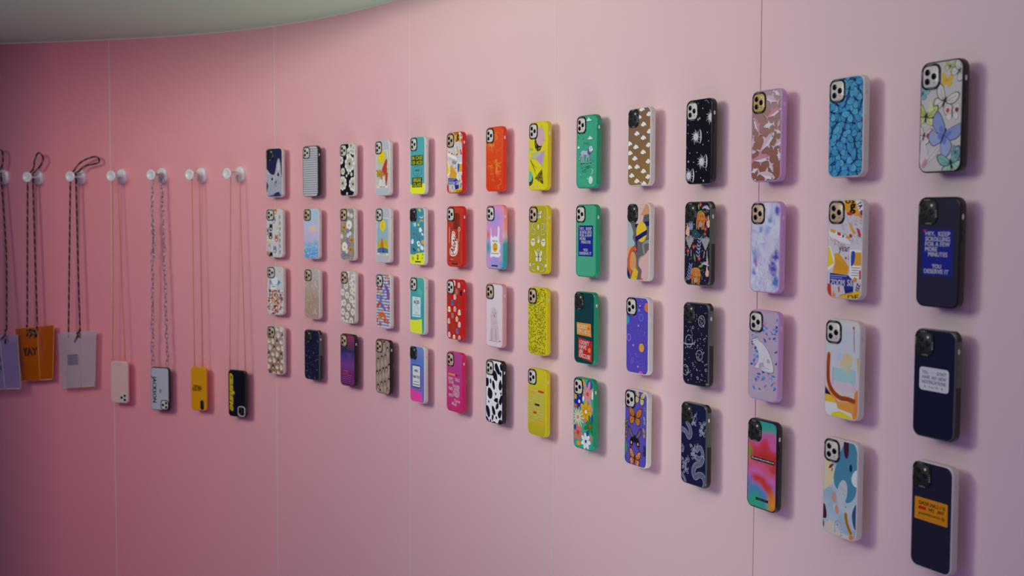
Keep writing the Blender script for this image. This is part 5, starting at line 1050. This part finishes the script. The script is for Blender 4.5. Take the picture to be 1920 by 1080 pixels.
# ---------------------------------------------------------------- phone cases hanging on chains
M_gold = mat('gold_chain', (216, 142, 70), .3, metal=.45); M_silver = mat('silver_chain', (176, 172, 182), .28, metal=.8)
def strand(p0, p1, so0=.035, so1=.037, n=24): return [WP(p0[0]+(p1[0]-p0[0])*i/n, p0[1]+(p1[1]-p0[1])*i/n, so0+(so1-so0)*i/n) for i in range(n+1)]
def oval(name, ln, wd, th, tw=0): 
    P_ = []
    for k in range(16):
        a_ = 2*PI*k/16; P_.append((wd/2*math.cos(a_), (ln/2-wd/2)*(1 if math.sin(a_) >= 0 else -1)+wd/2*math.sin(a_), 0))
    return tube(name, P_, th, 6, True)
me_link = oval('chain_link', .0205, .0088, .00125); me_small = oval('clasp_link', .0105, .0052, .0007)
def hang(lab, hook, tz, wh, sts, col, style, camk, chain, frame_col=None, so=.030, extra=None):
    t, z = tz; w_, h_ = wh; M = frame(t, z, so); root = empty('lanyard_phone_case', M); tag(root, lab, 'phone case', 'phone cases hanging on chains from the white hooks'); M = M.copy()
    d = .0105; me = rr_solid('case_shell', w_, h_, .0125, [(.0015, 0), (0, .0018), (0, d-.003), (.0007, d-.0012), (.0020, d-.0002), (.0035, d)], 7); obj('case_shell', me, col, root, M)
    art = Art(style[0], w_*1000-(5.6 if frame_col else 7), h_*1000-(5.6 if frame_col else 7), 9.5); style[1](art); pb = obj('printed_back', art.build('printed_back', d+.0002), M_print, root, M)
    # camera at the lower right (the case hangs upside down)
    cx, cy = w_/2-.019, -h_/2+.0205; fl = camk
    if fl == 'bar':
        obj('camera_ring', rr_solid('camera_ring', .0155, .0330, .0070, [(0, d), (0, d+.0012), (.0005, d+.0016)], 6, w_/2-.017, cy), M_ring, root, M)
    else:
        obj('camera_ring', loft('camera_ring', [[(x+cx, y+cy, zz) for x, y in rr(.033, .0345, .010, 6, i)] for i, zz in ((0, d), (0, d+.0012), (.0005, d+.0017), (.0022, d+.0017), (.0026, d+.0008))]), frame_col or M_ring if fl != 'M' else M_plate['S'], root, M)
        p = obj('camera_plate', rr_solid('camera_plate', .0275, .029, .008, [(0, d+.0002), (0, d+.0010), (.0003, d+.0013)], 6, cx, cy), M_plate['S' if fl == 'S' else 'M'], root, M)
        for lx, ly in ((.0065, .0072), (.0065, -.0072), (-.0065, 0)): obj('lens', loft('lens', [[(cx+lx+q*math.cos(2*PI*k/16), cy+ly+q*math.sin(2*PI*k/16), d+zz) for k in range(16)] for q, zz in ((.0046, .0012), (.0046, .0022), (.0040, .0025))]), M_lens, p, M)
        obj('flash', disc('flash', cx-.0075, cy-.0095, .0014, d+.0012, d+.0017, 10), M_flash, p, M)
    # eyelets, clasps and the two falling lengths of chain over the hook's stem
    hz = hook[1]+.0042; ends = []
    for k, (tt, zz) in enumerate(sts[2:]):
        top = (tt, z+h_/2-.001); so_e = so+.0055
        obj('eyelet', tube('eyelet', [WP(tt+.003*math.cos(a_), z+h_/2+.0016+.0042*math.sin(a_), so_e) for a_ in [2*PI*i/12 for i in range(12)]], .0010, 6, True), chain, root)
        ends.append((tt, z+h_/2+.004))
    so_s = (.030, .046)
    if chain is M_gold:
        for k in range(2):
            e = ends[k]; 
            for j in range(4):
                Mk = frame(e[0], e[1]+.006+j*.0085, so+.0055) @ Matrix.Rotation(PI/2*(j % 2)+.3, 4, 'Y'); obj('clasp_link', sh(me_small, M_gold), None, root, Mk)
        P_ = strand((ends[0][0], ends[0][1]+.038), (sts[0][0], hz-.002), so+.0055, so_s[1], 20)
        P_ += [WP(sts[0][0]+(sts[1][0]-sts[0][0])*u, hz+.002*math.sin(PI*u), so_s[1]+(so_s[0]-so_s[1])*u) for u in (.25, .5, .75)]
        P_ += strand((sts[1][0], hz-.002), (ends[1][0], ends[1][1]+.038), so_s[0], so+.0055, 20)
        obj('chain_cord', tube('chain_cord', P_, .0012, 6), M_gold, root)
    else:
        for k in range(2):
            a_, b_ = (ends[k][0], ends[k][1]+.004), (sts[k][0], hz-.002); ln = math.hypot(a_[0]-b_[0], a_[1]-b_[1]); n = int(ln/.0158)
            for j in range(n):
                u = (j+.5)/n; tt, zz = a_[0]+(b_[0]-a_[0])*u, a_[1]+(b_[1]-a_[1])*u; q = rj.uniform(-.0022, .0022)
                if k == 0 and .55 < u < .72: q -= .004
                Mk = frame(tt+q, zz, so+.0055+(so_s[1-k]-so-.0055)*u) @ Matrix.Rotation(PI/2*(j % 2)+rj.uniform(-.5, .5), 4, 'Y') @ Matrix.Rotation(rj.uniform(-.12, .12), 4, 'Z'); obj('chain_link', sh(me_link, M_silver), None, root, Mk)
        for u in (.0, .33, .67, 1.): obj('chain_link', sh(me_link, M_silver), None, root, frame(sts[0][0]+(sts[1][0]-sts[0][0])*u, hz-.001, so_s[1]+(so_s[0]-so_s[1])*u) @ Matrix.Rotation(PI/2, 4, 'X') @ Matrix.Rotation(PI/2*(int(u*3.1) % 2), 4, 'Y'))
        for j in range(9): obj('chain_link', sh(me_link, M_silver), None, root, frame(sts[0][0]+.004+rj.uniform(-.006, .006), -.02-j*.013, .040) @ Matrix.Rotation(rj.uniform(0, 3), 4, 'Y') @ Matrix.Rotation(rj.uniform(-.6, .6), 4, 'Z'))
    return root
M_pink = mat('blush_pink_shell', (236, 196, 186), .45, coat=.1); M_blk = MB['black']; M_mus = mat('mustard_yellow_shell', (232, 164, 10), .45, coat=.1)
def art_pink(a): a.S(cat([(8, 8), (16, 7.6), (26, 8.6), (36, 7.4), (40, 9)], 4), .9, 'b08a80'); a.S(cat([(30, 10.5), (36, 12), (40, 10), (42, 6)], 4), .9, 'b08a80')
def art_jack(a):
    a.E(38, 80, 6, 8, '8f86b4'); a.T('JACKSON', -36, 66, 94, 20, '24242c', 90, bold=.03)
def art_hal(a): a.T('HALSEY', 4, 60, 40, 20, '4a2c0c', 183, bold=.03)
def art_cas(a): a.T('caslune', -49, 62, 128, 21, 'e4d018', 90, bold=.07, shear=.4)
hang('blush pink phone case hanging on a thin gold chain', HK[3], (3.1823, -.5801), (.0717, .1504), [(3.1917, 0), (3.1829, 0), (3.2095, 0), (3.1605, 0)], M_pink, ('dfb6ae', art_pink), 'S', M_gold, M_pink)
hang('black framed silver grey phone case on a chunky silver chain', HK[4], (3.0105, -.5958), (.0779, .1522), [(3.026, 0), (3.0, 0), (3.044, 0), (2.9795, 0)], M_blk, ('b4b8bf', art_jack), 'S', M_silver, M_ring)
hang('mustard yellow phone case hanging on a thin gold chain', HK[5], (2.842, -.5851), (.0665, .1507), [(2.8547, 0), (2.8380, 0), (2.862, 0), (2.8253, 0)], M_mus, ('d8940c', art_hal), 'bar', M_gold)
hang('black phone case with slanted yellow lettering on a thin gold chain', HK[6], (2.6668, -.5888), (.080, .1585), [(2.6799, 0), (2.6554, 0), (2.7020, 0), (2.6310, 0)], M_blk, ('131318', art_cas), 'M', M_gold)

# ---------------------------------------------------------------- vinyl pouches on black speckled cords
def vinyl(name, col, alpha, rough=.2):
    m = mat(name, col, rough, alpha=alpha, coat=.3, transl=0); return m
def cordcol(i, j, n):
    k = (i+j) % 7
    return lin('1a1518') if k > 1 else lin('857c6e')
M_cord = mat('black_cord_with_pale_flecks', attr=True, rough=.7)
M_text = mat('printed_vinyl', rough=.5, attr=True)
def cord(name, P_, root, r=.0031):
    P_ = cat(P_, 5); out = [P_[0]]
    for p in P_[1:]:                        # even steps so the flecks repeat evenly
        d = math.dist(out[-1], p)
        if d < .0028: continue
        a_ = out[-1]; n = max(1, round(d/.004))
        for k in range(1, n+1): out.append(tuple(a_[i]+(p[i]-a_[i])*k/n for i in range(3)))
    return obj(name, tube(name, out, r, 6, cols=cordcol), M_cord, root)
def pouch(lab, hook, q, fold, mv, edge, text, so=.03, knot=0, loop=None, sts=None, inner=None):
    (tl, tr_, bl, br) = q                   # corners in wall coordinates (t to the left, z)
    root = empty('vinyl_pouch', frame((tl[0]+tr_[0])/2, (tl[1]+tr_[1])/2, so)); tag(root, lab, 'pouch', 'vinyl pouches hanging from the white hooks')
    def surf(name, a0, a1, d0, dm, d1, m, th=.0006, ny=14, nx=12, zoff=0):
        V = []; F = []
        for side in (0, th):
            for j in range(ny+1):
                v = j/ny
                for i in range(nx+1):
                    u = a0+(a1-a0)*i/nx; w_ = i/nx; tt = (tl[0]*(1-u)+tr_[0]*u)*(1-v)+(bl[0]*(1-u)+br[0]*u)*v; zz = (tl[1]*(1-u)+tr_[1]*u)*(1-v)+(bl[1]*(1-u)+br[1]*u)*v+zoff*w_
                    dd = (d0*(1-w_)+d1*w_)+dm*math.sin(PI*w_)*(1-.35*v); dd *= (1-.35*v**3); V.append(WP(tt, zz, so+dd+side))
        k = (nx+1)*(ny+1)
        for j in range(ny):
            for i in range(nx):
                p = j*(nx+1)+i; F.append((p, p+nx+1, p+nx+2, p+1)); F.append((k+p, k+p+1, k+p+nx+2, k+p+nx+1))
        return obj(name, mesh(name, V, F, True), m, root)
    surf('back_sheet', 0, 1, 0, 0, 0, mv); f = surf('front_sheet', 0, fold, .001, .016, .014, mv); s2 = surf('side_fold', fold, 1, .014, -.004, .001, mv)
    def P_(u, v, dd): return WP((tl[0]*(1-u)+tr_[0]*u)*(1-v)+(bl[0]*(1-u)+br[0]*u)*v, (tl[1]*(1-u)+tr_[1]*u)*(1-v)+(bl[1]*(1-u)+br[1]*u)*v, so+dd)
    for nm, L in (('fold_ridge', [P_(fold, v/10, .0150*(1-.35*(v/10)**3)) for v in range(11)]), ('welded_seam', [P_(u/12, 1, .005+.004*math.sin(PI*u/12)) for u in range(13)]), ('welded_seam', [P_(0, v/10, .0008) for v in range(11)]), ('welded_seam', [P_(1, v/10, .0012) for v in range(11)]), ('top_rim', [P_(fold*u/8, 0, .0018+.014*u/8+.012*math.sin(PI*u/8)) for u in range(9)])):
        obj(nm, tube(nm, L, .0011, 6), M_glint if L[0] == P_(0, 1, .005) and nm == 'welded_seam' else edge, root)
    if text: text(root, P_)
    for L in sts: cord('neck_cord', L, root)
    return root
def flat_text(root, P_, s, u0, v0, u1, v1, dd, col, bold=.03, name='printed_lettering', rot=False):
    T_, x0, x1, y0, y1 = text_tris(s, bold, 0); V = []; F = []
    for t in T_:
        i = len(V)
        for a_, b_ in t: u = u0+(u1-u0)*(a_-x0)/(x1-x0); v = v1+(v0-v1)*(b_-y0)/(y1-y0); V.append(P_(u, v, dd(u)))
        F.append((i, i+1, i+2))
    return obj(name, mesh(name, V, F, False, [lin(col)]*len(F)), M_text, root)
M_glint = mat('painted_yellow_glint', (246, 226, 110), .15, coat=.6)  # bright yellow reflection along the pouch bottom, put into the seam colour
mo = vinyl('orange_vinyl', (206, 104, 0), .55); eo = mat('orange_vinyl_edge', (250, 172, 10), .3, coat=.4)
mc = vinyl('frosted_clear_vinyl', (222, 206, 214), .33, .35); ec = mat('clear_vinyl_edge', (206, 204, 216), .3, coat=.4, alpha=.75)
mi = vinyl('bluish_iridescent_vinyl', (156, 150, 210), .21, .2); ei = mat('iridescent_edge', (200, 214, 190), .25, coat=.5, alpha=.8)
bulge = lambda f: (lambda u: .0025+.013*u/f+.016*math.sin(PI*min(1, u/f)))
def t2(root, P_):
    flat_text(root, P_, 'YAY', .24, .37, .63, .52, bulge(.64), '20140e')
    o = obj('tag_sticker', mesh('tag_sticker', [P_(.50, .19, .010), P_(.72, .19, .010), P_(.72, .42, .010), P_(.50, .42, .010), P_(.50, .19, .0106), P_(.72, .19, .0106), P_(.72, .42, .0106), P_(.50, .42, .0106)], [(0, 1, 2, 3), (7, 6, 5, 4), (0, 4, 5, 1), (1, 5, 6, 2), (2, 6, 7, 3), (3, 7, 4, 0)]), mat('red_sticker', (205, 50, 20), .5), root)
def t3(root, P_):
    V = []; F = []
    for k in range(4):
        v0 = .395+k*.048
        for (a_, b_) in ((.33, .58),): i = len(V); dd = bulge(.63); V += [P_(a_, v0, dd(a_)), P_((a_+b_)/2, v0, dd((a_+b_)/2)), P_(b_, v0, dd(b_)), P_(b_, v0+.036, dd(b_)), P_((a_+b_)/2, v0+.036, dd((a_+b_)/2)), P_(a_, v0+.036, dd(a_))]; F.append((i, i+5, i+4, i+1)); F.append((i+1, i+4, i+3, i+2))
    obj('printed_block', mesh('printed_block', V, F, False, [lin('7a7288')]*len(F)), M_text, root)
def t1(root, P_):
    flat_text(root, P_, 'OFF', .24, .42, .60, .53, bulge(.62), '26307c', .04); flat_text(root, P_, 'OFF', .24, .56, .60, .67, bulge(.62), '26307c', .04)
def rope_set(hook, a0, a1, ztop, lp, tail, se=.044):
    h0 = hook[1]+.0068; L = []
    L.append([WP(a0[2], a0[1], se), WP((a0[2]*.5+a0[0]*.5), (a0[1]+h0)/2, .044), WP(a0[0], h0-.02, .044), WP(a0[0]-.002, h0+.004, .040)]+[WP(*p) for p in lp]+[WP(a1[0]+.002, h0+.004, .032), WP(a1[0], h0-.02, .034), WP((a1[0]+a1[2])/2, (a1[1]+h0)/2, .040), WP(a1[2], a1[1], se)])
    L += tail; return L
hk = HK[1]; h0 = hk[1]
lp2 = [(3.522, h0+.030, .036), (3.516, h0+.060, .036), (3.505, h0+.083, .036), (3.492, h0+.085, .035), (3.482, h0+.066, .034), (3.492, h0+.045, .033), (3.512, h0+.025, .033)]
tail2 = [[WP(3.5538, -.385, .046), WP(3.553, -.410, .050), WP(3.540, -.428, .052), WP(3.528, -.415, .052), WP(3.516, -.428, .050), WP(3.5122, -.405, .048), WP(3.5122, -.385, .046)], [WP(3.552, -.400, .052), WP(3.535, -.410, .053), WP(3.515, -.402, .052)], [WP(3.550, -.425, .052), WP(3.533, -.400, .054), WP(3.514, -.425, .052)]]
pouch('orange see-through vinyl pouch reading YAY on a black speckled cord', hk, ((3.6132, -.401), (3.4532, -.3853), (3.589, -.5925), (3.4617, -.5811)), .64, mo, eo, t2, sts=rope_set(hk, (3.540, -.400, 3.5538), (3.526, -.385, 3.5122), 0, lp2, tail2))
hk = HK[2]; h0 = hk[1]
lp3 = [(3.355, h0+.022, .038), (3.338, h0+.044, .036), (3.312, h0+.060, .034), (3.280, h0+.070, .030), (3.262, h0+.066, .028), (3.262, h0+.050, .028), (3.285, h0+.044, .030), (3.315, h0+.038, .032), (3.336, h0+.022, .034)]
tail3 = [[WP(3.3379, -.395, .046), WP(3.341, -.412, .048), WP(3.350, -.428, .050), WP(3.357, -.444, .050)], [WP(3.340, -.402, .048), WP(3.3375, -.415, .048), WP(3.339, -.426, .048)], [WP(3.342, -.405, .050), WP(3.348, -.414, .050)]]
pouch('frosted clear vinyl pouch on a black speckled cord, beside the orange one', hk, ((3.4385, -.4139), (3.2809, -.4), (3.4251, -.6128), (3.2891, -.5997)), .63, mc, ec, t3, sts=rope_set(hk, (3.3663, -.428, 3.3859), (3.3511, -.404, 3.3379), 0, lp3, tail3))
hk = HK[0]; h0 = hk[1]
lp1 = [(3.655, h0+.030, .036), (3.645, h0+.060, .036), (3.648, h0+.092, .036), (3.664, h0+.098, .035), (3.676, h0+.080, .034), (3.672, h0+.040, .034), (3.668, h0+.015, .034)]
tail1 = [[WP(3.6196, -.400, .074), WP(3.6220, -.425, .080), WP(3.6320, -.432, .080), WP(3.6470, -.442, .080), WP(3.6620, -.455, .078)], [WP(3.6200, -.415, .078), WP(3.6180, -.435, .078), WP(3.6220, -.455, .078)]]
pouch('bluish clear vinyl pouch with navy lettering, cut by the left frame edge', hk, ((3.744, -.424), (3.582, -.4201), (3.724, -.624), (3.572, -.6147)), .62, mi, ei, t1, so=.060, sts=rope_set(hk, (3.6720, -.435, 3.676), (3.6553, -.405, 3.6180), 0, lp1, tail1, .072))
bpy.context.view_layer.update()
